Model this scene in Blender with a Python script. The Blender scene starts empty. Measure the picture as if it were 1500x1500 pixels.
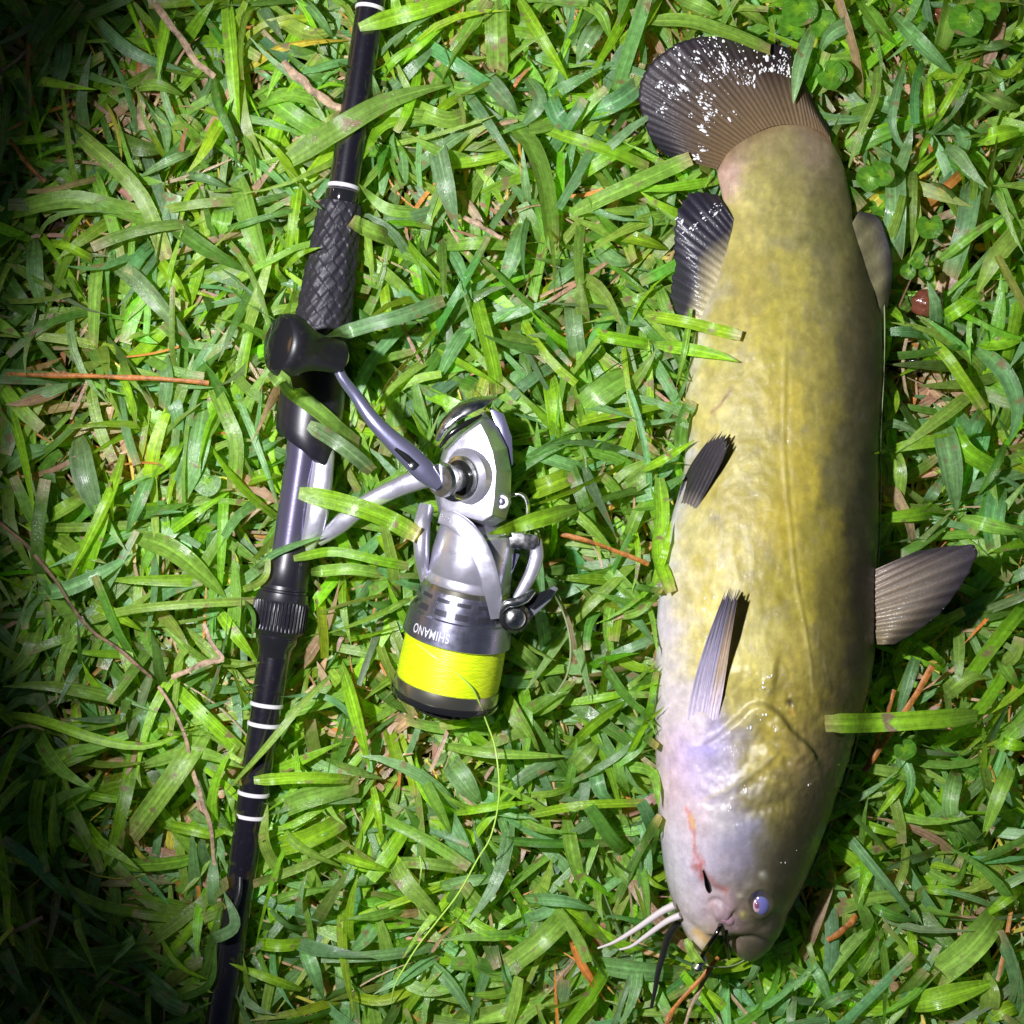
import bpy, bmesh, math, random
import numpy as np
from mathutils import Vector, Matrix
from mathutils.bvhtree import BVHTree
random.seed(7); rng = np.random.default_rng(11)
S = bpy.context.scene
COL = S.collection

# ------------------------------------------------------------------ camera, sky, lamp, exposure
H = 0.80                       # camera height above the soil, metres
Z0 = 0.03                      # one photo pixel is 1/3000 m at this height
cam = bpy.data.cameras.new('camera'); camo = bpy.data.objects.new('camera', cam); COL.objects.link(camo)
camo.location = (0, 0, H); camo.rotation_euler = (0, 0, 0)
cam.sensor_width = 36; cam.lens = 36 * (H - Z0) / 0.5
cam.clip_start = 0.01; cam.clip_end = 500
S.camera = camo
W = bpy.data.worlds.new('World'); S.world = W; W.use_nodes = True
nt = W.node_tree; bg = nt.nodes['Background']
sky = nt.nodes.new('ShaderNodeTexSky'); sky.sky_type = 'NISHITA'; sky.sun_disc = False
sky.sun_elevation = math.radians(8); sky.sun_rotation = math.radians(-70)
nt.links.new(sky.outputs[0], bg.inputs[0]); bg.inputs[1].default_value = 0.022
sun = bpy.data.lights.new('moonlight', 'SUN'); sun.energy = 0.02; sun.angle = math.radians(0.5); sun.color = (1, .96, .9)
suno = bpy.data.objects.new('moonlight', sun); COL.objects.link(suno)
suno.rotation_euler = Vector((math.sin(math.radians(-70)), math.cos(math.radians(-70)), .6)).to_track_quat('Z', 'Y').to_euler()
# the torch that lights the night scene: a narrow hand lamp held left of the camera
LP = Vector((-0.255, 0.10, 0.67)); AIM = Vector((0.134, 0.035, 0.03))
lt = bpy.data.lights.new('torch_beam', 'SPOT'); lt.energy = 39; lt.color = (.97, .955, 1.0)
lt.spot_size = math.radians(64.5); lt.spot_blend = 0.46; lt.shadow_soft_size = 0.012
lto = bpy.data.objects.new('torch_beam', lt); COL.objects.link(lto); lto.location = LP
lto.rotation_euler = (LP - AIM).to_track_quat('Z', 'Y').to_euler()
S.view_settings.view_transform = 'Standard'; S.view_settings.look = 'None'
S.view_settings.exposure = 0.0; S.view_settings.gamma = 1.0; S.view_settings.use_curve_mapping = False
S.render.engine = 'CYCLES'
S.cycles.max_bounces = 6; S.cycles.diffuse_bounces = 3; S.cycles.glossy_bounces = 3; S.cycles.transmission_bounces = 4

# ------------------------------------------------------------------ helpers
PXM = 1 / 3000.0
def P(x, y, z=Z0):
    k = PXM * (H - z) / (H - Z0)
    return Vector(((x - 750) * k, (750 - y) * k, z))
def toPX(co):
    k = PXM * (H - co[:, 2]) / (H - Z0)
    return 750 + co[:, 0] / k, 750 - co[:, 1] / k
def lin(c):
    c = np.asarray(c, float) / 255.0
    return np.where(c <= .04045, c / 12.92, ((c + .055) / 1.055) ** 2.4)

def tag(o, label=None, cat=None, group=None, kind=None):
    if label: o['label'] = label
    if cat: o['category'] = cat
    if group: o['group'] = group
    if kind: o['kind'] = kind
    return o
def empty(name, loc, label, cat, group=None):
    o = bpy.data.objects.new(name, None); COL.objects.link(o); o.location = loc
    o.empty_display_size = 0.01
    return tag(o, label, cat, group)
def mesh_from(V, F, smooth=True):
    me = bpy.data.meshes.new('m'); me.from_pydata([tuple(v) for v in V], [], F); me.update()
    if smooth: me.polygons.foreach_set('use_smooth', [True] * len(me.polygons))
    return me
def link(name, me, mat=None, parent=None):
    """me is in world coordinates; kept so under the parent through the inverse matrix"""
    o = bpy.data.objects.new(name, me); COL.objects.link(o); me.name = name
    if mat is not None: me.materials.clear(); me.materials.append(mat)
    if parent is not None:
        o.parent = parent
        r = parent; off = Vector((0, 0, 0))
        while r is not None: off += r.location; r = r.parent
        o.location = -off if parent.type == 'EMPTY' else Vector((0, 0, 0))
    return o
def set_color(me, cols, name='Col'):
    a = me.color_attributes.new(name, 'FLOAT_COLOR', 'POINT')
    c = np.ones((len(me.vertices), 4), np.float32); cols = np.asarray(cols); c[:, :cols.shape[1]] = cols
    a.data.foreach_set('color', c.ravel())

def catmull(pts, n):
    pts = np.asarray(pts, float)
    if len(pts) == 2:
        t = np.linspace(0, 1, n)[:, None]; return pts[0] * (1 - t) + pts[1] * t
    d = np.r_[0, np.cumsum(np.linalg.norm(np.diff(pts, axis=0), axis=1))]
    q = np.linspace(0, d[-1], n); out = []
    ext = np.vstack([2 * pts[0] - pts[1], pts, 2 * pts[-1] - pts[-2]])
    for s in q:
        i = min(np.searchsorted(d, s, side='right') - 1, len(pts) - 2)
        t = (s - d[i]) / max(d[i + 1] - d[i], 1e-9)
        a, b, c, e = ext[i], ext[i + 1], ext[i + 2], ext[i + 3]
        out.append(.5 * ((2 * b) + (c - a) * t + (2 * a - 5 * b + 4 * c - e) * t * t + (3 * b - a - 3 * c + e) * t ** 3))
    return np.array(out)

def lathe(A, B, prof, seg=64, cap=True, rmod=None, tmod=None, flat=False):
    """surface of revolution round A->B; prof = [(t 0..1 or beyond, radius m)]"""
    A = Vector(A); B = Vector(B); ax = (B - A); L = ax.length; ax.normalize()
    up = Vector((0, 0, 1)); s = ax.cross(up).normalized(); u = s.cross(ax).normalized()
    V = []; F = []
    for j, (t, r) in enumerate(prof):
        for i in range(seg):
            a = 2 * math.pi * i / seg
            rr = r + (rmod(a, t) if rmod else 0); tt = t + (tmod(a, t) if tmod else 0)
            V.append(A + ax * (tt * L) + (s * math.cos(a) + u * math.sin(a)) * rr)
    for j in range(len(prof) - 1):
        for i in range(seg):
            k = (i + 1) % seg
            F.append((j * seg + i, (j + 1) * seg + i, (j + 1) * seg + k, j * seg + k))
    if cap:
        F.append(tuple(range(seg))); F.append(tuple(range((len(prof) - 1) * seg + seg - 1, (len(prof) - 1) * seg - 1, -1)))
    me = mesh_from(V, F)
    bm = bmesh.new(); bm.from_mesh(me); bmesh.ops.recalc_face_normals(bm, faces=bm.faces)
    bm.to_mesh(me); bm.free()
    me.set_sharp_from_angle(angle=math.radians(38))
    return me
def sweep(pts, wid, thk, n=24, seg=12, up=(0, 0, 1), power=2.0, close=True):
    """sweep of an elliptical / squarish section; wid,thk half sizes lists interpolated along pts"""
    pts = catmull([tuple(p) for p in pts], n)
    q = np.linspace(0, 1, n)
    w = np.interp(q, np.linspace(0, 1, len(wid)), wid); h = np.interp(q, np.linspace(0, 1, len(thk)), thk)
    V = []; F = []
    for j in range(n):
        t = Vector(pts[min(j + 1, n - 1)] - pts[max(j - 1, 0)]).normalized()
        s = t.cross(Vector(up)).normalized(); u = s.cross(t).normalized()
        for i in range(seg):
            a = 2 * math.pi * i / seg; c, d = math.cos(a), math.sin(a)
            c = math.copysign(abs(c) ** (2 / power), c); d = math.copysign(abs(d) ** (2 / power), d)
            V.append(Vector(pts[j]) + s * (c * w[j]) + u * (d * h[j]))
    for j in range(n - 1):
        for i in range(seg):
            k = (i + 1) % seg; F.append((j * seg + i, j * seg + k, (j + 1) * seg + k, (j + 1) * seg + i))
    if close: F.append(tuple(range(seg))[::-1]); F.append(tuple(range((n - 1) * seg, n * seg)))
    me = mesh_from(V, F); me.set_sharp_from_angle(angle=math.radians(50)); return me
def ringstack(rings, bev=0.0):
    """loft through polygons (same count) of world points, capped both ends"""
    n = len(rings[0]); V = [p for r in rings for p in r]; F = []
    for j in range(len(rings) - 1):
        for i in range(n):
            k = (i + 1) % n; F.append((j * n + i, j * n + k, (j + 1) * n + k, (j + 1) * n + i))
    F.append(tuple(range(n))[::-1]); F.append(tuple(range((len(rings) - 1) * n, len(rings) * n)))
    me = mesh_from(V, F)
    bm = bmesh.new(); bm.from_mesh(me)
    if bev > 0:
        bmesh.ops.bevel(bm, geom=list(bm.edges), offset=bev, segments=2, affect='EDGES', profile=.6)
    bmesh.ops.recalc_face_normals(bm, faces=bm.faces); bm.to_mesh(me); bm.free()
    me.polygons.foreach_set('use_smooth', [True] * len(me.polygons))
    me.set_sharp_from_angle(angle=math.radians(32)); return me
def prism(poly, zt, zb, bev=.0005, shrink=0.0):
    """poly in photo pixels, zt/zb top and bottom heights (number or function of x,y)"""
    f = lambda z, x, y: z(x, y) if callable(z) else z
    return ringstack([[P(x, y, f(zb, x, y)) for x, y in poly], [P(x, y, f(zt, x, y)) for x, y in poly]], bev)

# ------------------------------------------------------------------ materials
def mat(name, col=(.5, .5, .5), rough=.5, metal=0., spec=.5, coat=0., coatr=.1, attr=False):
    m = bpy.data.materials.new(name); m.use_nodes = True; n = m.node_tree.nodes; b = n['Principled BSDF']
    b.inputs['Base Color'].default_value = (*col, 1); b.inputs['Roughness'].default_value = rough
    b.inputs['Metallic'].default_value = metal; b.inputs['Specular IOR Level'].default_value = spec
    b.inputs['Coat Weight'].default_value = coat; b.inputs['Coat Roughness'].default_value = coatr
    if attr:
        a = n.new('ShaderNodeVertexColor'); a.layer_name = 'Col'; m.node_tree.links.new(a.outputs[0], b.inputs['Base Color'])
    return m
def N(m, t, **kw):
    n = m.node_tree.nodes.new(t)
    for k, v in kw.items():
        if k in n.inputs: n.inputs[k].default_value = v
        else: setattr(n, k, v)
    return n
def K(m, a, b): m.node_tree.links.new(a, b)
def add_bump(m, scale, dist, strength=1.0, detail=4, kind='noise', to=('Normal',), rough=.55, stretch=None):
    n = m.node_tree.nodes; b = n['Principled BSDF']
    tc = N(m, 'ShaderNodeTexCoord')
    src = tc.outputs['Object']
    if stretch:
        mp = N(m, 'ShaderNodeMapping'); mp.inputs['Scale'].default_value = stretch; K(m, src, mp.inputs[0]); src = mp.outputs[0]
    if kind == 'noise':
        t = N(m, 'ShaderNodeTexNoise', Scale=scale, Detail=detail, Roughness=rough); out = t.outputs[0]
    else:
        t = N(m, 'ShaderNodeTexVoronoi', Scale=scale); out = t.outputs[0]
    K(m, src, t.inputs['Vector'])
    bp = N(m, 'ShaderNodeBump', Strength=strength, Distance=dist); K(m, out, bp.inputs['Height'])
    for s in to:
        i = b.inputs[s]
        if i.is_linked: K(m, i.links[0].from_socket, bp.inputs['Normal'])
        K(m, bp.outputs[0], i)
    return t
def rough_noise(m, scale, lo, hi):
    tc = N(m, 'ShaderNodeTexCoord'); t = N(m, 'ShaderNodeTexNoise', Scale=scale, Detail=5.0); K(m, tc.outputs['Object'], t.inputs['Vector'])
    r = N(m, 'ShaderNodeMapRange'); r.inputs[1].default_value = .3; r.inputs[2].default_value = .7; r.inputs[3].default_value = lo; r.inputs[4].default_value = hi
    K(m, t.outputs[0], r.inputs[0]); K(m, r.outputs[0], m.node_tree.nodes['Principled BSDF'].inputs['Roughness'])

M = {}
M['blank'] = mat('carbon_blank', (.008, .007, .012), .24, 0, .6, .5, .12); add_bump(M['blank'], 900, .00004)
M['white_ring'] = mat('white_thread', (.62, .60, .64), .45)
M['grip'] = mat('rubber_grip', (.018, .016, .024), .44, 0, .45); add_bump(M['grip'], 2500, .00008); rough_noise(M['grip'], 300, .38, .6)
M['seat'] = mat('seat_plastic', (.012, .011, .017), .34, 0, .5); add_bump(M['seat'], 3000, .00003)
M['seat_tube'] = mat('seat_barrel', (.10, .09, .15), .28, .5, .5); add_bump(M['seat_tube'], 700, .00003)
M['silver'] = mat('silver_paint', (.55, .54, .63), .32, .74, .5, .3, .1); add_bump(M['silver'], 1600, .00002); rough_noise(M['silver'], 200, .25, .38)
M['silver_arm'] = mat('handle_paint', (.20, .20, .31), .26, .65, .5, .5, .08); add_bump(M['silver_arm'], 1200, .00002)
M['chrome'] = mat('polished_metal', (.72, .72, .72), .2, 1.0); rough_noise(M['chrome'], 260, .14, .34)
M['skirt'] = mat('machined_skirt', (.30, .30, .40), .27, .92); rough_noise(M['skirt'], 240, .24, .36)
M['dark_metal'] = mat('dark_metal', (.02, .021, .02), .16, .5)
M['gold'] = mat('champagne_rim', (.42, .40, .32), .22, .92)
M['black'] = mat('black_plastic', (.012, .012, .014), .08, 0, .6, .6, .05)
M['matte_black'] = mat('matte_black', (.010, .010, .013), .38, 0, .45); add_bump(M['matte_black'], 2600, .00005)
M['vent'] = mat('vent_shade', (.07, .07, .09), .3, .6)
M['print'] = mat('white_print', (.55, .55, .60), .5)
M['line'] = mat('neon_line', (.66, .86, .01), .42, 0, .5)
M['loose_line'] = mat('loose_neon_line', (.42, .66, .10), .35, 0, .5)
M['clear'] = mat('clear_line', (.30, .36, .18), .12, 0, .8)
M['hook'] = mat('hook_steel', (.10, .09, .08), .16, 1.0)
# wound line: fine threads
m = M['line']; tc = N(m, 'ShaderNodeTexCoord'); mp = N(m, 'ShaderNodeMapping'); mp.inputs['Rotation'].default_value = (0, 0, math.radians(-9))
wv = N(m, 'ShaderNodeTexWave', Scale=420.0, Distortion=.6, Detail=1.0); wv.bands_direction = 'Y'
K(m, tc.outputs['Object'], mp.inputs[0]); K(m, mp.outputs[0], wv.inputs['Vector'])
bp = N(m, 'ShaderNodeBump', Strength=.35, Distance=.0002); K(m, wv.outputs[1], bp.inputs['Height']); K(m, bp.outputs[0], m.node_tree.nodes['Principled BSDF'].inputs['Normal'])
mp2 = N(m, 'ShaderNodeMapping'); mp2.inputs['Rotation'].default_value = (0, 0, math.radians(-19)); mp2.inputs['Scale'].default_value = (.12, 1, .3); nw_ = N(m, 'ShaderNodeTexNoise', Scale=900.0, Detail=3.0); K(m, tc.outputs['Object'], mp2.inputs[0]); K(m, mp2.outputs[0], nw_.inputs['Vector'])
cr = N(m, 'ShaderNodeValToRGB'); cr.color_ramp.elements[0].position = .38; cr.color_ramp.elements[1].position = .58; cr.color_ramp.elements[0].color = (.52, .70, .006, 1); cr.color_ramp.elements[1].color = (.70, .88, .012, 1)
K(m, nw_.outputs[0], cr.inputs[0]); K(m, cr.outputs[0], m.node_tree.nodes['Principled BSDF'].inputs['Base Color'])
bp2 = N(m, 'ShaderNodeBump', Strength=.5, Distance=.0003); K(m, nw_.outputs[0], bp2.inputs['Height']); K(m, bp.outputs[0], bp2.inputs['Normal']); K(m, bp2.outputs[0], m.node_tree.nodes['Principled BSDF'].inputs['Normal'])

for k_, a_ in (('grip', .5), ('seat', .35), ('matte_black', .35), ('blank', .3)):
    m = M[k_]; b = m.node_tree.nodes['Principled BSDF']; c_ = np.array(b.inputs['Base Color'].default_value[:3]); tc = N(m, 'ShaderNodeTexCoord')
    no_ = N(m, 'ShaderNodeTexNoise', Scale=420.0, Detail=8.0, Roughness=.75); K(m, tc.outputs['Object'], no_.inputs['Vector'])
    rr_ = N(m, 'ShaderNodeMapRange'); rr_.inputs[1].default_value = .56; rr_.inputs[2].default_value = .74; rr_.inputs[4].default_value = a_; K(m, no_.outputs[0], rr_.inputs[0])
    mx_ = N(m, 'ShaderNodeMix', data_type='RGBA'); K(m, rr_.outputs[0], mx_.inputs[0]); mx_.inputs[6].default_value = (*c_, 1); mx_.inputs[7].default_value = (.10, .095, .09, 1); K(m, mx_.outputs[2], b.inputs['Base Color'])
# fish skin
m = M['skin'] = mat('wet_fish_skin', (.3, .3, .1), .46, 0, .4, .75, .09, attr=True)
n = m.node_tree.nodes; b = n['Principled BSDF']; vc = [x for x in n if x.type == 'VERTEX_COLOR'][0]
tc = N(m, 'ShaderNodeTexCoord')
n1 = N(m, 'ShaderNodeTexNoise', Scale=150.0, Detail=8.0, Roughness=.72); K(m, tc.outputs['Object'], n1.inputs['Vector'])
mp = N(m, 'ShaderNodeMapping'); mp.inputs['Scale'].default_value = (1, .22, 1); K(m, tc.outputs['Object'], mp.inputs[0])
n2 = N(m, 'ShaderNodeTexNoise', Scale=420.0, Detail=4.0, Roughness=.6); K(m, mp.outputs[0], n2.inputs['Vector'])
mr = N(m, 'ShaderNodeMapRange'); mr.inputs[1].default_value = .32; mr.inputs[2].default_value = .68; mr.inputs[3].default_value = .76; mr.inputs[4].default_value = 1.18
K(m, n1.outputs[0], mr.inputs[0])
mr2 = N(m, 'ShaderNodeMapRange'); mr2.inputs[1].default_value = .3; mr2.inputs[2].default_value = .7; mr2.inputs[3].default_value = .95; mr2.inputs[4].default_value = 1.05
K(m, n2.outputs[0], mr2.inputs[0])
mu = N(m, 'ShaderNodeMath', operation='MULTIPLY'); K(m, mr.outputs[0], mu.inputs[0]); K(m, mr2.outputs[0], mu.inputs[1])
vm = N(m, 'ShaderNodeVectorMath', operation='SCALE'); K(m, vc.outputs[0], vm.inputs[0]); K(m, mu.outputs[0], vm.inputs['Scale']); K(m, vm.outputs[0], b.inputs['Base Color'])
b.inputs['Subsurface Weight'].default_value = .12; b.inputs['Subsurface Radius'].default_value = (.004, .0025, .0015); b.inputs['Subsurface Scale'].default_value = .6
wa = N(m, 'ShaderNodeAttribute'); wa.attribute_name = 'Wet'; K(m, wa.outputs['Fac'], b.inputs['Coat Weight'])
add_bump(m, 260, .00035, .55, 5, to=('Normal',)); add_bump(m, 330, .0009, .8, 5, to=('Coat Normal',), stretch=(1, .6, 1), rough=.7)
# fins: wetter, with stronger relief
m = M['fin'] = mat('wet_fin', (.05, .04, .05), .5, 0, .4, .22, .12, attr=True)
add_bump(m, 900, .0003, .6, 3, to=('Normal', 'Coat Normal'))
m = M['tailfin'] = mat('wet_tail_fin', (.05, .04, .05), .58, 0, .3, .04, .2, attr=True)
add_bump(m, 700, .0003, .5, 3, to=('Normal', 'Coat Normal'))
M['glint_bead'] = mat('wet_glint_bead', (.88, .88, .92), .12, 0, .8, 1.0, .02)  # bright white base colour stands in for specular sparkle
M['eye'] = mat('eye_ball', (.13, .13, .34), .12, 0, .7, 1, .03)
M['iris'] = mat('eye_iris', (.46, .32, .38), .14, 0, .7, 1, .03)
M['pupil'] = mat('eye_pupil', (.20, .07, .11), .08, 0, .7, 1, .03)
M['barbel'] = mat('pale_barbel', (.58, .52, .52), .38, 0, .5, .4); M['dark_barbel'] = mat('dark_barbel', (.015, .014, .015), .3, 0, .5, .4)
M['lip'] = mat('lip', (.42, .25, .30), .3, 0, .5, .6)

# leaves (all grass): colour per blade, veins along, translucency
def leaf_mat(name, gloss=.36, trans=.42):
    m = mat(name, (.1, .2, .05), gloss, 0, .42, attr=True)
    n = m.node_tree.nodes; b = n['Principled BSDF']; vc = [x for x in n if x.type == 'VERTEX_COLOR'][0]
    uv = N(m, 'ShaderNodeUVMap'); uv.uv_map = 'UV'
    sp = N(m, 'ShaderNodeSeparateXYZ'); K(m, uv.outputs[0], sp.inputs[0])
    # parallel veins
    s1 = N(m, 'ShaderNodeMath', operation='MULTIPLY'); s1.inputs[1].default_value = 82.0; K(m, sp.outputs[0], s1.inputs[0])
    s2 = N(m, 'ShaderNodeMath', operation='SINE'); K(m, s1.outputs[0], s2.inputs[0])
    tc = N(m, 'ShaderNodeTexCoord'); no = N(m, 'ShaderNodeTexNoise', Scale=330.0, Detail=4.0, Roughness=.6); K(m, tc.outputs['Object'], no.inputs['Vector'])
    no2 = N(m, 'ShaderNodeTexNoise', Scale=60.0, Detail=3.0); K(m, tc.outputs['Object'], no2.inputs['Vector'])
    cx = N(m, 'ShaderNodeCombineXYZ'); k1 = N(m, 'ShaderNodeMath', operation='MULTIPLY'); k1.inputs[1].default_value = 9.0; K(m, sp.outputs[0], k1.inputs[0]); K(m, k1.outputs[0], cx.inputs[0])
    k2 = N(m, 'ShaderNodeMath', operation='MULTIPLY'); k2.inputs[1].default_value = 1.6; K(m, sp.outputs[1], k2.inputs[0]); K(m, k2.outputs[0], cx.inputs[1])
    k3 = N(m, 'ShaderNodeMath', operation='MULTIPLY'); k3.inputs[1].default_value = 300.0; K(m, vc.outputs['Alpha'], k3.inputs[0]); K(m, k3.outputs[0], cx.inputs[2])
    st = N(m, 'ShaderNodeTexNoise', Scale=1.0, Detail=3.0, Roughness=.6); K(m, cx.outputs[0], st.inputs['Vector'])
    rs_ = N(m, 'ShaderNodeMapRange'); rs_.inputs[1].default_value = .3; rs_.inputs[2].default_value = .7; rs_.inputs[3].default_value = .70; rs_.inputs[4].default_value = 1.32; K(m, st.outputs[0], rs_.inputs[0])
    # pale midrib
    mi = N(m, 'ShaderNodeMath', operation='SUBTRACT'); mi.inputs[1].default_value = .5; K(m, sp.outputs[0], mi.inputs[0])
    mb = N(m, 'ShaderNodeMath', operation='ABSOLUTE'); K(m, mi.outputs[0], mb.inputs[0])
    mm = N(m, 'ShaderNodeMapRange'); mm.inputs[1].default_value = .02; mm.inputs[2].default_value = .065; mm.inputs[3].default_value = 1.22; mm.inputs[4].default_value = 1.0; K(m, mb.outputs[0], mm.inputs[0])
    m3_ = N(m, 'ShaderNodeMath', operation='MULTIPLY'); K(m, rs_.outputs[0], m3_.inputs[0]); K(m, mm.outputs[0], m3_.inputs[1])
    r1 = N(m, 'ShaderNodeMapRange'); r1.inputs[1].default_value = -1; r1.inputs[2].default_value = 1; r1.inputs[3].default_value = .955; r1.inputs[4].default_value = 1.04; K(m, s2.outputs[0], r1.inputs[0])
    r2 = N(m, 'ShaderNodeMapRange'); r2.inputs[1].default_value = .3; r2.inputs[2].default_value = .7; r2.inputs[3].default_value = .74; r2.inputs[4].default_value = 1.24; K(m, no.outputs[0], r2.inputs[0])
    mu = N(m, 'ShaderNodeMath', operation='MULTIPLY'); K(m, r1.outputs[0], mu.inputs[0]); K(m, r2.outputs[0], mu.inputs[1])
    m4_ = N(m, 'ShaderNodeMath', operation='MULTIPLY'); K(m, mu.outputs[0], m4_.inputs[0]); K(m, m3_.outputs[0], m4_.inputs[1])
    vm = N(m, 'ShaderNodeVectorMath', operation='SCALE'); K(m, vc.outputs[0], vm.inputs[0]); K(m, m4_.outputs[0], vm.inputs['Scale'])
    # brown flecks
    vo = N(m, 'ShaderNodeTexNoise', Scale=120.0, Detail=2.0); K(m, tc.outputs['Object'], vo.inputs['Vector'])
    rr = N(m, 'ShaderNodeMapRange'); rr.inputs[1].default_value = .64; rr.inputs[2].default_value = .72; K(m, vo.outputs[0], rr.inputs[0])
    mx = N(m, 'ShaderNodeMix', data_type='RGBA'); K(m, rr.outputs[0], mx.inputs[0]); K(m, vm.outputs[0], mx.inputs[6]); mx.inputs[7].default_value = (.26, .20, .10, 1)
    K(m, mx.outputs[2], b.inputs['Base Color'])
    rg = N(m, 'ShaderNodeMapRange'); rg.inputs[1].default_value = .35; rg.inputs[2].default_value = .65; rg.inputs[3].default_value = gloss - .20; rg.inputs[4].default_value = gloss + .16; K(m, no2.outputs[0], rg.inputs[0]); K(m, rg.outputs[0], b.inputs['Roughness'])
    ad = N(m, 'ShaderNodeMath', operation='MULTIPLY_ADD'); ad.inputs[1].default_value = .06; K(m, s2.outputs[0], ad.inputs[0]); K(m, no.outputs[0], ad.inputs[2])
    bp = N(m, 'ShaderNodeBump', Strength=.7, Distance=.00035); K(m, ad.outputs[0], bp.inputs['Height']); K(m, bp.outputs[0], b.inputs['Normal'])
    tr = N(m, 'ShaderNodeBsdfTranslucent'); ms = N(m, 'ShaderNodeMixShader'); ms.inputs[0].default_value = trans
    tv = N(m, 'ShaderNodeVectorMath', operation='MULTIPLY'); K(m, mx.outputs[2], tv.inputs[0]); tv.inputs[1].default_value = (2.7, 2.4, .35); K(m, tv.outputs[0], tr.inputs[0])
    wn = N(m, 'ShaderNodeMapRange'); wn.inputs[1].default_value = .45; wn.inputs[2].default_value = .60; wn.inputs[3].default_value = 0.0; wn.inputs[4].default_value = 1.0; K(m, no2.outputs[0], wn.inputs[0])
    wp_ = N(m, 'ShaderNodeMath', operation='MULTIPLY'); K(m, wn.outputs[0], wp_.inputs[0]); wp_.inputs[1].default_value = .8; K(m, wp_.outputs[0], b.inputs['Coat Weight']); b.inputs['Coat Roughness'].default_value = .16
    nw = N(m, 'ShaderNodeTexNoise', Scale=620.0, Detail=3.0, Roughness=.6); K(m, tc.outputs['Object'], nw.inputs['Vector'])
    bw = N(m, 'ShaderNodeBump', Strength=1.0, Distance=.0007); K(m, nw.outputs[0], bw.inputs['Height']); K(m, bw.outputs[0], b.inputs['Coat Normal'])
    out = n['Material Output']; K(m, b.outputs[0], ms.inputs[1]); K(m, tr.outputs[0], ms.inputs[2]); K(m, ms.outputs[0], out.inputs[0])
    return m
M['leaf'] = leaf_mat('grass_leaf', .36, .40)
M['dry'] = leaf_mat('dry_leaf', .55, .15)
M['twig'] = mat('twig_bark', (.26, .16, .09), .7); add_bump(M['twig'], 900, .0006)
M['nut'] = mat('nut_shell', (.16, .05, .03), .2, 0, .5, .6); add_bump(M['nut'], 350, .0008)
M['pebble'] = mat('wet_black_pebble', (.02, .018, .02), .12, 0, .6, 1, .05); add_bump(M['pebble'], 300, .002)
M['white_pebble'] = mat('white_pebble', (.6, .6, .62), .35, 0, .5, .3, .1)
# soil
m = M['soil'] = mat('soil', (.06, .04, .025), .85)
tc = N(m, 'ShaderNodeTexCoord'); no = N(m, 'ShaderNodeTexNoise', Scale=90.0, Detail=10.0, Roughness=.7); K(m, tc.outputs['Object'], no.inputs['Vector'])
cr = N(m, 'ShaderNodeValToRGB'); cr.color_ramp.elements[0].position = .35; cr.color_ramp.elements[0].color = (.015, .010, .007, 1)
cr.color_ramp.elements[1].position = .7; cr.color_ramp.elements[1].color = (.20, .13, .085, 1); K(m, no.outputs[0], cr.inputs[0]); K(m, cr.outputs[0], m.node_tree.nodes['Principled BSDF'].inputs['Base Color'])
add_bump(m, 120, .01, 1.0, 8)

# ------------------------------------------------------------------ ground sheet
n_ = 120; gx = np.linspace(-.9, .9, n_)
V = []; F = []
big = np.r_[-60, -20, -6, -2, gx, 2, 6, 20, 60]
for j in big:
    for i in big:
        z = 0 if abs(i) > 1 or abs(j) > 1 else .0025 * math.sin(i * 41 + 1.3 * math.sin(j * 29)) * math.cos(j * 37 + i * 13) - .0035
        V.append((i, j, z - .001))
nb = len(big)
for j in range(nb - 1):
    for i in range(nb - 1): F.append((j * nb + i, j * nb + i + 1, (j + 1) * nb + i + 1, (j + 1) * nb + i))
tag(link('ground', mesh_from(V, F), M['soil']), 'dark soil under the lawn', None, None, 'structure')

# ------------------------------------------------------------------ fish
def ZC(y): return float(np.interp(y, [150, 250, 480, 900, 1200, 1400], [.024, .026, .033, .041, .042, .038]))
ys = [168, 174, 182, 200, 225, 250, 290, 330, 400, 460, 520, 580, 640, 700, 770, 850, 920, 1000, 1080, 1150, 1220, 1290, 1335, 1358]
Ls = [1140, 1118, 1098, 1072, 1056, 1050, 1058, 1062, 1046, 1026, 1012, 1004, 1004, 1000, 981, 968, 962, 960, 960, 962, 967, 976, 992, 1010]
Rs = [1160, 1180, 1196, 1214, 1228, 1238, 1246, 1251, 1270, 1288, 1293, 1290, 1287, 1286, 1284, 1282, 1281, 1272, 1250, 1228, 1205, 1176, 1152, 1130]
Hs = [.002, .0035, .005, .007, .009, .0105, .0125, .0145, .0185, .022, .025, .027, .029, .031, .0325, .034, .035, .0355, .035, .0345, .033, .029, .024, .018]
def loft_xy(rows, seg=72, pw=2.04):
    V = []; F = []
    for (y, l, r, zc, h) in rows:
        a = P(l, y, zc); b = P(r, y, zc); c = (a + b) / 2; w = (b - a).length / 2
        for i in range(seg):
            t = 2 * math.pi * i / seg; cx, sx = math.cos(t), math.sin(t)
            cx = math.copysign(abs(cx) ** (2 / pw), cx); sx = math.copysign(abs(sx) ** (2 / pw), sx)
            V.append((c.x + w * cx, c.y, zc + h * sx))
    n = len(rows)
    for j in range(n - 1):
        for i in range(seg):
            k = (i + 1) % seg; F.append((j * seg + i, j * seg + k, (j + 1) * seg + k, (j + 1) * seg + i))
    F.append(tuple(range(seg))[::-1]); F.append(tuple(range((n - 1) * seg, n * seg)))
    return V, F
yy = np.linspace(168, 1358, 130)
from_c = lambda arr: np.array([catmull(np.c_[ys, arr], 400)])[0]
def interp_c(arr, q):
    c = catmull(np.c_[ys, arr], 700); return np.interp(q, c[:, 0], c[:, 1])
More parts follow.
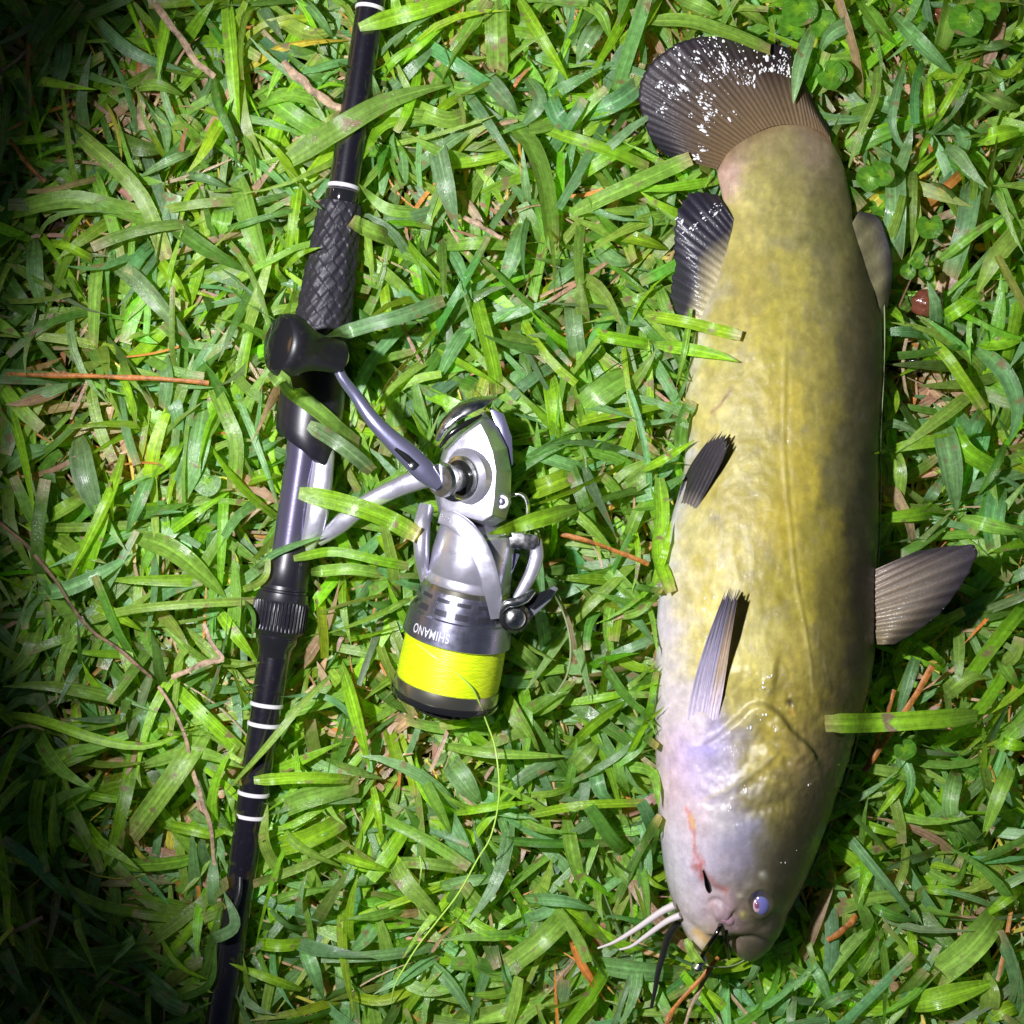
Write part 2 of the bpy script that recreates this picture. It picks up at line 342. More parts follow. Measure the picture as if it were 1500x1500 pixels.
Lq, Rq, Hq = interp_c(Ls, yy), interp_c(Rs, yy), interp_c(Hs, yy)
parts = [loft_xy([(y, l, r, ZC(y), h) for y, l, r, h in zip(yy, Lq, Rq, Hq)])]
lj = [(1290, 985, 1080, .038, .020), (1325, 986, 1074, .038, .017), (1345, 992, 1064, .038, .015), (1362, 1001, 1055, .038, .013), (1377, 1009, 1045, .038, .011), (1388, 1017, 1038, .038, .008), (1393, 1023, 1033, .038, .004)]
uj = [(1290, 1060, 1160, .041, .022), (1325, 1060, 1156, .041, .020), (1350, 1063, 1148, .040, .0185), (1366, 1065, 1141, .039, .017), (1382, 1068, 1131, .038, .015), (1394, 1074, 1121, .037, .012), (1402, 1083, 1110, .037, .008), (1405, 1092, 1102, .037, .004)]
parts.append(loft_xy(lj)); parts.append(loft_xy(uj))
V = []; F = []
for v, f in parts:
    o = len(V); V += v; F += [tuple(i + o for i in q) for q in f]
tmpm = mesh_from(V, F); tmp = bpy.data.objects.new('tmp', tmpm); COL.objects.link(tmp)
rm = tmp.modifiers.new('r', 'REMESH'); rm.mode = 'VOXEL'; rm.voxel_size = .00085; rm.use_smooth_shade = True
sm = tmp.modifiers.new('s', 'SMOOTH'); sm.factor = .5; sm.iterations = 12
dg = bpy.context.evaluated_depsgraph_get(); body = bpy.data.meshes.new_from_object(tmp.evaluated_get(dg))
bpy.data.objects.remove(tmp)
nv = len(body.vertices); co = np.empty(nv * 3); body.vertices.foreach_get('co', co); co = co.reshape(-1, 3)
no = np.empty(nv * 3); body.vertices.foreach_get('normal', no); no = no.reshape(-1, 3)
px, py = toPX(co)
topw = np.clip(no[:, 2] * 3 + .4, 0, 1)
def pdist(px, py, line):
    """distance in px to a polyline, and parameter along, and signed side"""
    best = np.full(px.shape, 1e9); par = np.zeros(px.shape); side = np.zeros(px.shape)
    L = np.asarray(line, float); tot = np.r_[0, np.cumsum(np.hypot(*np.diff(L, axis=0).T))]
    for i in range(len(L) - 1):
        a, b = L[i], L[i + 1]; d = b - a; l2 = d @ d
        t = np.clip(((px - a[0]) * d[0] + (py - a[1]) * d[1]) / l2, 0, 1)
        qx, qy = a[0] + t * d[0], a[1] + t * d[1]; dd = np.hypot(px - qx, py - qy)
        s = np.sign((px - a[0]) * d[1] - (py - a[1]) * d[0]); mk = dd < best
        best = np.where(mk, dd, best); par = np.where(mk, (tot[i] + t * math.sqrt(l2)) / tot[-1], par); side = np.where(mk, s, side)
    return best, par, side
disp = np.zeros(nv)
def feat(line, w, amp, ends=True):
    d, t, s = pdist(px, py, catmull(line, 24)); e = np.exp(-(d / w) ** 2)
    if ends: e = e * np.clip(np.minimum(t, 1 - t) * 8, 0, 1)
    return e * amp * topw
lat = [(1150, 470), (1149, 551), (1148, 645), (1151, 704), (1158, 777), (1167, 860), (1178, 913), (1186, 969), (1189, 1014)]
disp += feat(lat, 3.0, .00035); disp -= feat([(x + 5, y) for x, y in lat], 4, .0003)
# gill cover: a step up towards the head along the fold
fold = [(1018, 1096), (1050, 1078), (1080, 1052), (1108, 1030), (1138, 1042), (1162, 1072), (1188, 1096), (1205, 1135)]
d, t, s = pdist(px, py, catmull(fold, 40)); inhead = (s < 0)
sgn = 1 if np.mean(py[inhead & (d < 60)]) > np.mean(py[(~inhead) & (d < 60)]) else -1
hs = np.where(inhead, 1, -1) * sgn
sg = np.tanh(hs * d / 3.5); disp += topw * np.clip(np.minimum(t, 1 - t) * 6, 0, 1) * sg * np.where(sg > 0, np.exp(-(d / 28) ** 2) * .0026, np.exp(-(d / 18) ** 2) * .0016)
disp += feat([(1140, 1097), (1101, 1130), (1070, 1153), (1030, 1172)], 9, .0007) - feat([(1143, 1108), (1105, 1143), (1072, 1167), (1034, 1186)], 9, .0007)
disp += feat([(1030, 1092), (1062, 1100), (1095, 1112)], 13, .0009) - feat([(1082, 1100), (1100, 1092), (1140, 1084)], 7, .0007)
disp += feat([(1120, 1060), (1150, 1085), (1172, 1118)], 9, .0010) - feat([(1110, 1066), (1140, 1092), (1160, 1125)], 7, .0009)
disp -= feat([(1070, 1175), (1090, 1190), (1130, 1180), (1165, 1170)], 9, .0010)
disp += feat([(1060, 985), (1100, 985), (1140, 990)], 30, .0026)          # swelling behind the gill
disp -= feat([(1036, 1212), (1024, 1280), (1046, 1304), (1075, 1306)], 7, .0009)
disp -= feat([(1036, 1325), (1048, 1318), (1066, 1330), (1078, 1345)], 4, .0010)
disp += feat([(1046, 1341), (1060, 1338), (1070, 1344)], 12, .0020)        # swollen lip corner
disp -= feat([(1068, 1372), (1100, 1372), (1128, 1380), (1140, 1372)], 3.5, .0011)   # upper lip crease
disp += feat([(1074, 1366), (1100, 1364), (1135, 1366)], 7, .0007)
disp += feat([(1088, 1320), (1098, 1300), (1118, 1296), (1134, 1312), (1132, 1338)], 7, .0011)
disp -= np.exp(-(np.hypot(px - 1112, py - 1322) / 12) ** 2) * .0022 * topw; disp += np.exp(-((np.hypot((px - 1113) * 1.2, py - 1322) - 20) / 4.5) ** 2) * .0011 * topw
for (x, y, r, a) in [(1117, 1281, 4, .0007), (1084, 1313, 4, .0007), (1088, 1341, 4, .0006), (1157, 1030, 5, -.0010), (1165, 1076, 4, .0005)]:
    disp += np.exp(-(np.hypot(px - x, py - y) / r) ** 2) * a * topw
# muscle chevrons towards the tail and long soft wrinkles
ch = np.sin((py + .55 * np.abs(px - 1165) * np.where(px > 1165, 1.2, .6)) / 11.0) * np.exp(-((py - 440) / 150) ** 2) * np.clip((px - 1150) / 80, 0, 1)
disp += ch * .00013 * topw
def vnoise(x, y, seed, oct=4):
    r = np.random.default_rng(seed); out = np.zeros_like(x); amp = 1; tot = 0; x, y = .82 * x + .57 * y + 400, -.57 * x + .82 * y + 400
    for o in range(oct):
        x, y = .8 * x + .6 * y + 300, -.6 * x + .8 * y + 900
        g = r.random((80, 80)); fx = np.abs(x) * 2 ** o + 7.3 * o; fy = np.abs(y) * 2 ** o + 3.1 * o
        ix = np.floor(fx).astype(int); iy = np.floor(fy).astype(int); u = fx - ix; v = fy - iy; u = u * u * (3 - 2 * u); v = v * v * (3 - 2 * v)
        a = g[iy % 80, ix % 80]; b = g[iy % 80, (ix + 1) % 80]; c = g[(iy + 1) % 80, ix % 80]; e = g[(iy + 1) % 80, (ix + 1) % 80]
        out += amp * ((a * (1 - u) + b * u) * (1 - v) + (c * (1 - u) + e * u) * v); tot += amp; amp *= .55
    return out / tot
disp += (vnoise(px / 60, py / 90, 3) - .5) * .0016 * topw + (vnoise(px / 14, py / 20, 5) - .5) * .00055 * topw
wz = np.clip((py - 950) / 60, 0, 1) * np.clip((1235 - py) / 60, 0, 1); disp += (vnoise(px / 8, py / 11, 77, 3) - .5) * .0012 * topw * wz * np.clip((px - 1010) / 40, 0, 1)
co2 = co + no * disp[:, None]; body.vertices.foreach_set('co', co2.ravel()); body.update()
# pigment: blend of colour samples over the flank
CP = [ # x, y, pigment sRGB, radius
(1075,215,178,158,120),(1130,195,165,150,100),(1195,215,150,132,105),(1060,245,200,160,150),(1110,250,168,158,85),(1165,250,150,142,82),(1225,260,120,112,70),
(1085,320,186,174,92),(1150,320,158,150,78),(1215,330,130,126,70),(1045,400,205,195,160),(1090,420,190,176,78),(1150,420,172,162,70),(1220,430,140,134,74),(1270,440,104,98,62),
(1022,480,210,200,185),(1060,500,196,182,90),(1130,500,182,170,62),(1190,510,158,148,66),(1250,510,112,106,66),(1288,520,90,84,60),
(1010,580,205,198,165),(1040,600,196,184,95),(1100,600,186,172,66),(1150,600,184,168,58),(1200,610,150,140,60),(1255,620,104,100,62),
(1004,660,205,200,200),(1050,690,194,180,80),(1110,690,182,168,50),(1180,690,178,162,48),(1230,690,112,108,60),(1275,700,80,78,52),
(990,750,214,208,224),(1025,770,200,190,120),(1070,770,186,170,45),(1140,770,182,164,42),(1200,780,150,140,48),(1260,780,84,80,50),
(980,850,216,210,224),(1012,850,208,200,170),(1040,850,188,172,42),(1110,850,180,166,52),(1160,850,160,148,40),(1220,850,118,110,44),(1265,860,72,68,44),
(975,950,220,210,220),(1005,950,214,204,190),(1035,950,196,182,80),(1110,930,196,184,84),(1100,980,204,192,92),(1160,970,170,156,64),(1215,960,120,112,50),(1260,960,76,70,46),
(975,1040,222,208,214),(1010,1040,218,206,204),(1090,1030,186,174,90),(1140,1030,160,146,50),(1180,1040,140,128,46),(1230,1040,96,88,46),
(975,1110,222,196,212),(1010,1105,206,184,222),(1045,1100,186,174,214),(1075,1092,176,168,186),(1100,1110,182,168,76),(1130,1095,176,160,60),(1180,1100,138,122,66),(1215,1110,92,84,52),
(985,1160,224,196,206),(1030,1150,208,192,222),(1065,1140,196,186,196),(1100,1155,150,138,72),(1150,1160,118,108,60),(1195,1170,88,80,52),
(985,1220,216,206,220),(1020,1210,222,200,206),(1060,1200,196,190,190),(1090,1210,160,156,182),(1125,1205,118,112,58),(1170,1220,84,78,46),
(990,1280,206,200,210),(1010,1260,214,204,222),(1050,1260,186,178,200),(1085,1250,158,152,176),(1120,1250,116,110,84),(1150,1270,84,78,54),
(995,1330,206,196,198),(1020,1320,208,196,212),(1055,1300,170,156,150),(1085,1290,126,118,104),(1120,1290,104,98,70),(1145,1310,80,74,52),
(1010,1360,214,200,196),(1030,1375,218,196,160),(1045,1345,200,170,176),(1065,1335,190,150,170),(1090,1340,128,120,74),(1110,1365,98,92,72),(1130,1370,78,74,56),(1095,1395,92,86,66),(1115,1392,84,78,58)]
CP = np.array(CP, float); cc = lin(CP[:, 2:5])
col = np.zeros((nv, 3)); ws = np.zeros(nv)
wx = px + (vnoise(px / 22, py / 22, 21) - .5) * 34; wy = py + (vnoise(px / 22, py / 22, 22) - .5) * 40
for (x, y, *_), c in zip(CP, cc):
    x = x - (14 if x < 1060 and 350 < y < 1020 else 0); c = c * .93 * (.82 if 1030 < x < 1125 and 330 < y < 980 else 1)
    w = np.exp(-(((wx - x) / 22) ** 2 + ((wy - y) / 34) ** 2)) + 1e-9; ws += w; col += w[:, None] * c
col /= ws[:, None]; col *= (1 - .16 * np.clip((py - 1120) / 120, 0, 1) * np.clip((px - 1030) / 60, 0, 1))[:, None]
lum = col @ np.array([.3, .6, .1]); col = col * .93 + (lum[:, None] * np.array([1.0, .99, .86])) * .07
xb = np.interp(py, [200, 500, 900, 1100, 1250, 1400], [1170, 1195, 1190, 1170, 1115, 1085])
col *= (.86 - .46 * np.clip((px - xb) / 75, 0, 1) ** .8 * np.clip((py - 180) / 260, 0, 1))[:, None]      # darker pigment of the back
# mottling of the pigment
m1 = vnoise(px / 9, py / 13, 31, 5); m2 = vnoise(px / 30, py / 34, 32, 4); m3 = vnoise(px / 4, py / 16, 33, 3)
olive = np.clip((col[:, 0] - col[:, 2]) * 5, 0, 1)
col *= (1 + (m1 - .5) * .40 * (.35 + .65 * olive))[:, None]; col *= (1 + (m3 - .5) * .06)[:, None]
grey = np.clip((m2 - .58) * 6, 0, 1) * .30 * olive; col = col * (1 - grey[:, None]) + grey[:, None] * np.array([.20, .18, .12])
yel = np.clip((m1 - .60) * 7, 0, 1) * .25 * olive; col[:, 0] *= 1 + .35 * yel; col[:, 1] *= 1 + .32 * yel
def paint(line, w, c, a, wob=0):
    global col
    d, t, s = pdist(px + (m1 - .5) * wob, py + (m3 - .5) * wob, catmull(line, 24)); e = (np.exp(-(d / w) ** 2) * a * topw)[:, None]; col = col * (1 - e) + e * np.array(c)
paint(lat, 2.4, (.46, .40, .12), .5, 2)
blood = (.50, .045, .02)
paint([(1004, 1180), (1011, 1195), (1016, 1222), (1018, 1250), (1026, 1270)], 3.2, (.52, .13, .09), .62, 16)
paint([(1022, 1268), (1031, 1282)], 7, (.34, .05, .03), .8, 16); paint([(1040, 1290), (1062, 1304)], 5, (.38, .09, .05), .5, 18); paint([(1030, 1276), (1036, 1296)], 3, (.10, .01, .02), .9)
paint([(1012, 1195), (1016, 1212)], 3, (.60, .42, .10), .6, 4)
paint([(1019, 1364), (1034, 1376)], 6, (.66, .40, .08), .7, 6)
paint([(1018, 1100), (1040, 1096)], 9, (.42, .36, .76), .6, 8)
paint([(1157, 1028), (1158, 1030)], 5, (.03, .02, .01), .9); paint([(1160, 1040), (1163, 1048)], 2.5, (.45, .28, .05), .8)
paint([(1117, 1281), (1118, 1282)], 5, (.36, .35, .28), .8); paint([(1084, 1313), (1085, 1314)], 4, (.36, .33, .22), .8); paint([(1088, 1338), (1089, 1342)], 4, (.42, .38, .10), .7)
paint([(1058, 588), (1066, 578), (1070, 572)], 2.2, (.16, .07, .02), .85); paint([(1042, 604), (1056, 592)], 2.4, (.24, .12, .04), .8)
paint([(1052, 244), (1070, 222), (1096, 200), (1124, 184), (1152, 176), (1182, 180), (1210, 196)], 13, (.20, .13, .06), .75, 12)
paint([(1050, 250), (1060, 275)], 14, (.46, .30, .24), .5, 12)
paint([(1068, 1370), (1100, 1369), (1128, 1378), (1142, 1368)], 3.5, (.03, .028, .03), .7, 3)
paint([(1030, 1172), (1070, 1153), (1101, 1132), (1130, 1108)], 3, (.55, .50, .30), .5, 5)
paint([(1092, 1168), (1125, 1190), (1150, 1180)], 13, (.20, .17, .035), .55, 22)
paint(fold, 3, (.10, .09, .06), .35, 4)
for i in range(60):
    x, y = rng.uniform(1030, 1260), rng.uniform(220, 1180); r = rng.uniform(1.5, 4.5)
    e = (np.exp(-(np.hypot(px - x, py - y) / r) ** 2) * rng.uniform(.15, .5) * topw)[:, None]; col = col * (1 - e) + e * np.array([.08, .07, .04])
for i in range(16):     # pale scuffs on the slime
    x, y = rng.uniform(1060, 1230), rng.uniform(240, 1000); a = rng.uniform(-.9, .9); L = rng.uniform(8, 26)
    d, t, s = pdist(px, py, [(x - L * math.sin(a), y - L * math.cos(a)), (x + L * math.sin(a), y + L * math.cos(a))])
    e = (np.exp(-(d / 1.8) ** 2) * rng.uniform(.06, .18))[:, None]; col = col * (1 - e) + e * np.array([.50, .46, .26])
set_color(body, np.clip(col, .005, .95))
wet = np.clip(.26 + .50 * np.clip((py - 930) / 80, 0, 1) + .5 * np.clip((m2 - .56) * 8, 0, 1) * np.clip((m1 - .5) * 8, 0, 1), 0, 1)
wt = body.attributes.new('Wet', 'FLOAT', 'POINT'); wt.data.foreach_set('value', wet.astype(np.float32))
body.polygons.foreach_set('use_smooth', [True] * len(body.polygons))
fish = empty('catfish', P(1120, 800, 0), 'large yellow-olive catfish with pale belly lying on its side on the grass', 'fish')
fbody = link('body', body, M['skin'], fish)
fbvh = BVHTree.FromPolygons([tuple(c) for c in co2], [tuple(p.vertices) for p in body.polygons])
def ftop(x, y, zg=.06):
    z = zg
    for _ in range(4):
        p = P(x, y, z); h = fbvh.ray_cast(Vector((p.x, p.y, .3)), Vector((0, 0, -1)))
        if h[0] is None: return None
        z = h[0].z
    return z

def fin(name, root, tip, zr, zt, rays, cols, mat_, parent, jag=.06, nu=None, nvv=26, amp=.00035, thick=.0006, label=None, bend=0, seed=1):
    """ribbed fin between a root curve and a tip curve (px), two sided. cols(u,v)->rgb linear"""
    nu = nu or rays * 6; R = catmull(root, nu); T = catmull(tip, nu); r = np.random.default_rng(seed)
    us = np.linspace(0, 1, nu); vs = np.linspace(0, 1, nvv); jj = r.random(rays + 2)
    V = []; C = []; n = nu * nvv
    zrf = lambda u: np.interp(u, np.linspace(0, 1, len(zr)), zr); ztf = lambda u: np.interp(u, np.linspace(0, 1, len(zt)), zt)
    rw = r.random(nu) * .5 + .5
    for side in (1, -1):
        for j, v in enumerate(vs):
            for i, u in enumerate(us):
                ph = u * rays; f = ph - math.floor(ph); rib = math.cos(2 * math.pi * ph)
                jt = jag * (jj[int(ph)] * (1 - f) + jj[int(ph) + 1] * f) + jag * .7 * (1 - rib) * .5
                vv = v * (1 - jt)
                q = R[i] * (1 - vv) + T[i] * vv
                z = zrf(u) * (1 - v) + ztf(u) * v + bend * math.sin(math.pi * v)
                z += side * (thick * (1 - .7 * v) + amp * rib * (1 - .4 * v)) + .0012 * math.sin(u * 9 + v * 4) * v
                V.append(P(q[0], q[1], z))
                c = np.array(cols(u, v)) * (1 + .22 * rib) * (.75 + .5 * rw[i]) * (.85 + .3 * r.random()); C.append(c)
    F = []
    for s in range(2):
        for j in range(nvv - 1):
            for i in range(nu - 1):
                q = (s * n + j * nu + i, s * n + j * nu + i + 1, s * n + (j + 1) * nu + i + 1, s * n + (j + 1) * nu + i)
                F.append(q if s else q[::-1])
    edge = [j * nu for j in range(nvv)] + [(nvv - 1) * nu + i for i in range(1, nu)] + [j * nu + nu - 1 for j in range(nvv - 2, -1, -1)]
    for a, b in zip(edge, edge[1:]): F.append((a, b, b + n, a + n))
    me = mesh_from(V, F); bm = bmesh.new(); bm.from_mesh(me); bmesh.ops.recalc_face_normals(bm, faces=bm.faces); bm.to_mesh(me); bm.free()
    set_color(me, np.clip(np.array(C), .003, .9)); o = link(name, me, mat_, parent)
    if label: o['label'] = label
    return o
mixc = lambda a, b, t: np.array(a) * (1 - t) + np.array(b) * t
def tailc(u, v):
    base = mixc((.13, .085, .040), (.022, .014, .013), min(1, v * 1.35)); dark = np.array((.012, .010, .020))
    e = max(np.clip((.40 - u) * 2.4, 0, 1) * np.clip(v * 1.9 - .55, 0, 1), np.clip((v - .72) * 2.6, 0, 1) * .8)
    return mixc(base, dark, e)
tail = fin('tail_fin', [(1050, 248), (1066, 226), (1092, 204), (1122, 188), (1152, 182), (1182, 184), (1206, 196), (1218, 212)],
    [(972, 226), (950, 198), (935, 150), (939, 112), (962, 82), (1000, 58), (1045, 52), (1100, 60), (1152, 68), (1168, 96), (1182, 126), (1198, 160), (1214, 186)],
    [.028, .030, .031, .030, .027], [.022, .030, .036, .036, .030, .026], 38, tailc, M['tailfin'], fish, jag=.012, nvv=34, amp=.00016, bend=.003, seed=4)
analc = lambda u, v: mixc((.36, .31, .17), (.016, .014, .024), np.clip(v * 2.1 - .05 + np.clip((.5 - u) * 2.5, 0, .9), 0, 1))
fin('anal_fin', [(1074, 320), (1072, 336), (1066, 360), (1058, 390), (1048, 420), (1036, 450), (1022, 476)],
    [(1050, 283), (1010, 280), (990, 305), (985, 345), (987, 385), (980, 420), (972, 462)],
    [.035, .036, .036], [.028, .034, .030, .024], 16, analc, M['fin'], fish, jag=.05, amp=.00018, seed=6, bend=.002)
adc = lambda u, v: mixc((.13, .12, .06), (.030, .028, .030), np.clip((v - .55) * 2.6, 0, 1))
fin('adipose_fin', [(1244, 335), (1250, 360), (1258, 395), (1270, 430), (1282, 465), (1290, 490)],
    [(1258, 309), (1286, 318), (1300, 350), (1307, 385), (1306, 415), (1295, 478)],
    [.030, .034, .036], [.030, .031, .032, .030], 5, adc, M['fin'], fish, jag=.0, amp=.00005, nu=40, thick=.003, seed=8)
dorc = lambda u, v: mixc(mixc((.20, .155, .12), (.14, .11, .055), u), (.030, .025, .030), np.clip(v * 1.25 - .05 - .25 * u, 0, 1))
fin('dorsal_fin', [(1273, 838), (1275, 862), (1277, 890), (1281, 918), (1285, 944)],
    [(1345, 806), (1405, 797), (1436, 799), (1428, 830), (1412, 858), (1384, 893), (1348, 922), (1310, 944)],
    [.049, .050, .051], [.050, .054, .055, .052], 11, dorc, M['fin'], fish, jag=.03, amp=.00035, bend=.003, nvv=32, seed=9)
# pelvic and pectoral fins stand a little off the flank and throw shadows on it
def ofin(name, root, tip, dr, dt, rays, cols, jag, seed, **k):
    zr = [(ftop(*p) or .045) + d for p, d in zip(root, dr)]; zt = [(ftop(*p) or .045) + d for p, d in zip(tip, dt)]
    return fin(name, root, tip, zr, zt, rays, cols, M['fin'], fish, jag=jag, seed=seed, **k)
pelc = lambda u, v: mixc((.26, .22, .19), (.022, .018, .022), np.clip(v * 3.0 - .2, 0, 1))
fin('pelvic_fin', [(990, 766), (997, 770), (1004, 774)], [(1048, 632), (1060, 628), (1072, 638)], [.044, .046, .048], [.074, .075, .074], 7,
    pelc, M['fin'], fish, jag=.10, nu=44, nvv=40, bend=.002, seed=10)
pfo = [o for o in COL.objects if o.name == 'pelvic_fin'][0]
def pecc(u, v):
    c = mixc((.42, .37, .48), (.14, .13, .19), v ** .8) if u < .6 else mixc((.40, .31, .22), (.20, .14, .10), v)
    c = mixc((.52, .45, .56), c, np.clip((v - .16) * 3.2, 0, 1))
    return mixc(c, (.03, .026, .035), np.clip((v - .60) * 2.6, 0, 1))
fin('pectoral_fin', [(998, 1104), (1022, 1098), (1048, 1070)], [(1067, 852), (1076, 860), (1084, 858)], [.044, .050, .055], [.083, .084, .082], 9,
    pecc, M['fin'], fish, jag=.08, nu=56, nvv=56, bend=.0015, thick=.0011, seed=12)
# widen the two long fins in their middle
def belly(o, off, k, lift=(-.002, .007), zl=(0, 0), rib=1.1):
    me = o.data; n = len(me.vertices); c = np.empty(n * 3); me.vertices.foreach_get('co', c); c = c.reshape(-1, 3); x, y = toPX(c)
    (x0, y0), (x1, y1) = off; t = np.clip((y - y0) / (y1 - y0), 0, 1); cx = x0 + (x1 - x0) * t
    c[:, 0] += (x - cx) * k * np.sin(math.pi * t) * PXM; c[:, 0] += np.sin(math.pi * t) * -4 * PXM
    X = 750 + c[:, 0] / (PXM * (H - c[:, 2]) / (H - Z0)); zm = lift[0] * (1 - t) + lift[1] * t
    for i in range(n):
        zt = ftop(X[i], y[i]) or .04
        nz = max(zt + zm[i], .03) + (c[i, 2] - (zl[0] * (1 - t[i]) + zl[1] * t[i])) * .0
        nz -= max(0, 1 - t[i] * 3) * .0016 * (1 + math.sin((X[i] - x0) * .16 + 1.2))
        nz += (1 if i < n // 2 else -1) * .0006 + .00022 * min(1, t[i] * 3) * math.cos(rib * (X[i] - (x0 + (x1 - x0) * t[i])))
        c[i] = P(X[i], y[i], nz)
    me.vertices.foreach_set('co', c.ravel()); me.update()
belly(pfo, ((999, 770), (1062, 634)), .9, (-.0030, .0105))
belly([o for o in COL.objects if o.name == 'pectoral_fin'][0], ((1024, 1096), (1076, 858)), .35, (-.0036, .0140))
# eye
ez = ftop(1113, 1322)
def ellipsoid(c, rx, ry, rz, u=28, v=16):
    V = []; F = []
    for j in range(v + 1):
        ph = math.pi * j / v
        for i in range(u):
            a = 2 * math.pi * i / u; V.append((c[0] + rx * math.sin(ph) * math.cos(a), c[1] + ry * math.sin(ph) * math.sin(a), c[2] + rz * math.cos(ph)))
    for j in range(v):
        for i in range(u): k = (i + 1) % u; F.append((j * u + i, (j + 1) * u + i, (j + 1) * u + k, j * u + k))
    return mesh_from(V, F)
eye = link('eye', ellipsoid(P(1114, 1322, ez - .0014), 14 * PXM, 18 * PXM, .0036), M['eye'], fish)
link('iris', ellipsoid(P(1109, 1326, ez + .0006), 7.8 * PXM, 10.5 * PXM, .0014), M['iris'], eye)
link('pupil', ellipsoid(P(1109, 1326, ez + .0014), 4.4 * PXM, 6 * PXM, .0008), M['pupil'], eye)
def barb(pts, r0, r1, mt, lab=None):
    o = link('barbel', sweep([P(*p) for p in pts], [r0, (r0 + r1) * .55, r1], [r0, (r0 + r1) * .55, r1], 30, 10), mt, fish)
    if lab: o['label'] = lab
barb([(988, 1326, .052), (968, 1336, .050), (930, 1362, .046), (900, 1380, .042), (876, 1389, .038)], .0019, .0005, M['barbel'], 'upper white barbel')
barb([(996, 1341, .050), (976, 1350, .048), (945, 1372, .044), (925, 1386, .041), (908, 1391, .038)], .0017, .0005, M['barbel'], 'lower white barbel')
barb([(992, 1352, .044), (980, 1370, .040), (972, 1396, .036), (964, 1424, .034), (960, 1448, .032), (954, 1476, .030)], .0021, .0008, M['dark_barbel'], 'black barbel')
link('lip', sweep([P(1046, 1349, .058), P(1058, 1340, .062), P(1068, 1346, .062), P(1066, 1356, .058)], [.0022, .0038, .0030, .0018], [.0020, .0032, .003, .0016], 16, 12), M['lip'], fish)

# white beads standing in for wet glints on tail, anal fin and flank
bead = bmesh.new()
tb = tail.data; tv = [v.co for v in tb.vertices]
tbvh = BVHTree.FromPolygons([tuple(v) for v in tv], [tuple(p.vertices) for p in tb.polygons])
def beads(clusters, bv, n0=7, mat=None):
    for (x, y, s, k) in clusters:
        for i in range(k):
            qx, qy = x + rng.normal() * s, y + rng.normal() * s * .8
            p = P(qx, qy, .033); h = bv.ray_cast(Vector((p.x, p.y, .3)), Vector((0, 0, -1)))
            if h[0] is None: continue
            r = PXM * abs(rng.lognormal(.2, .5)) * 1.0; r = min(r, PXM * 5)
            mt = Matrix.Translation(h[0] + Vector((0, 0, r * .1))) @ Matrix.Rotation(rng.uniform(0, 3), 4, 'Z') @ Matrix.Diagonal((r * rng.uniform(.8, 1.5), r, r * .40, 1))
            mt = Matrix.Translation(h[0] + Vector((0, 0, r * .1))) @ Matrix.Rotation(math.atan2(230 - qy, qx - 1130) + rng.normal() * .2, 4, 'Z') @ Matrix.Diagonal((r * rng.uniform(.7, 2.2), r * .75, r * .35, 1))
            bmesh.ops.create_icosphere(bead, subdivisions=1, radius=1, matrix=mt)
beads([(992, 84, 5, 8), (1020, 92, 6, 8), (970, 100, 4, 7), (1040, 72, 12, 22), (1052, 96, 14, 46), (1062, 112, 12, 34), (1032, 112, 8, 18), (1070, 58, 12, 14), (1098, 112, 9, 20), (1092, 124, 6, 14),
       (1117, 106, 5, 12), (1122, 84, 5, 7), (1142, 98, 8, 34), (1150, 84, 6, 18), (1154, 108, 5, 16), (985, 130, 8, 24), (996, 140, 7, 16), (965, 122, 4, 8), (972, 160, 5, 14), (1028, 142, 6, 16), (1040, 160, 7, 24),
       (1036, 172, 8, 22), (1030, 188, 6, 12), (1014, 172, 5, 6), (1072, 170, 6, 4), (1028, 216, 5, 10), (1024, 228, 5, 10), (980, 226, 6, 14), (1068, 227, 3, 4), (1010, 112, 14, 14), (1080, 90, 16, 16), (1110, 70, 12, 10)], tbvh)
af = [o for o in COL.objects if o.name == 'anal_fin'][0]
abvh = BVHTree.FromPolygons([tuple(v.co) for v in af.data.vertices], [tuple(p.vertices) for p in af.data.polygons])
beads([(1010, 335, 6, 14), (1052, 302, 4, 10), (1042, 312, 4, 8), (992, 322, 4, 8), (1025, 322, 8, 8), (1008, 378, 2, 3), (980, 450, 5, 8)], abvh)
beads([(1105, 980, 5, 7), (1098, 992, 4, 5), (1055, 1078, 4, 6), (1092, 1030, 4, 6), (1080, 1046, 3, 4), (1112, 1050, 3, 4), (1072, 1134, 4, 4), (1052, 1163, 4, 4), (1165, 1130, 1, 2), (1128, 1238, 3, 2), (1150, 1222, 1, 1), (1030, 880, 9, 6), (1020, 930, 5, 4), (1145, 1340, 2, 1)], fbvh)  # highlight spots of gill, flank and head, set as white beads
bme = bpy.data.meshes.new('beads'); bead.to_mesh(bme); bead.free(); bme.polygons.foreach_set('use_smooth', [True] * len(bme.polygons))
tag(link('glint_beads', bme, M['glint_bead'], fish), None, None, None, 'stuff')

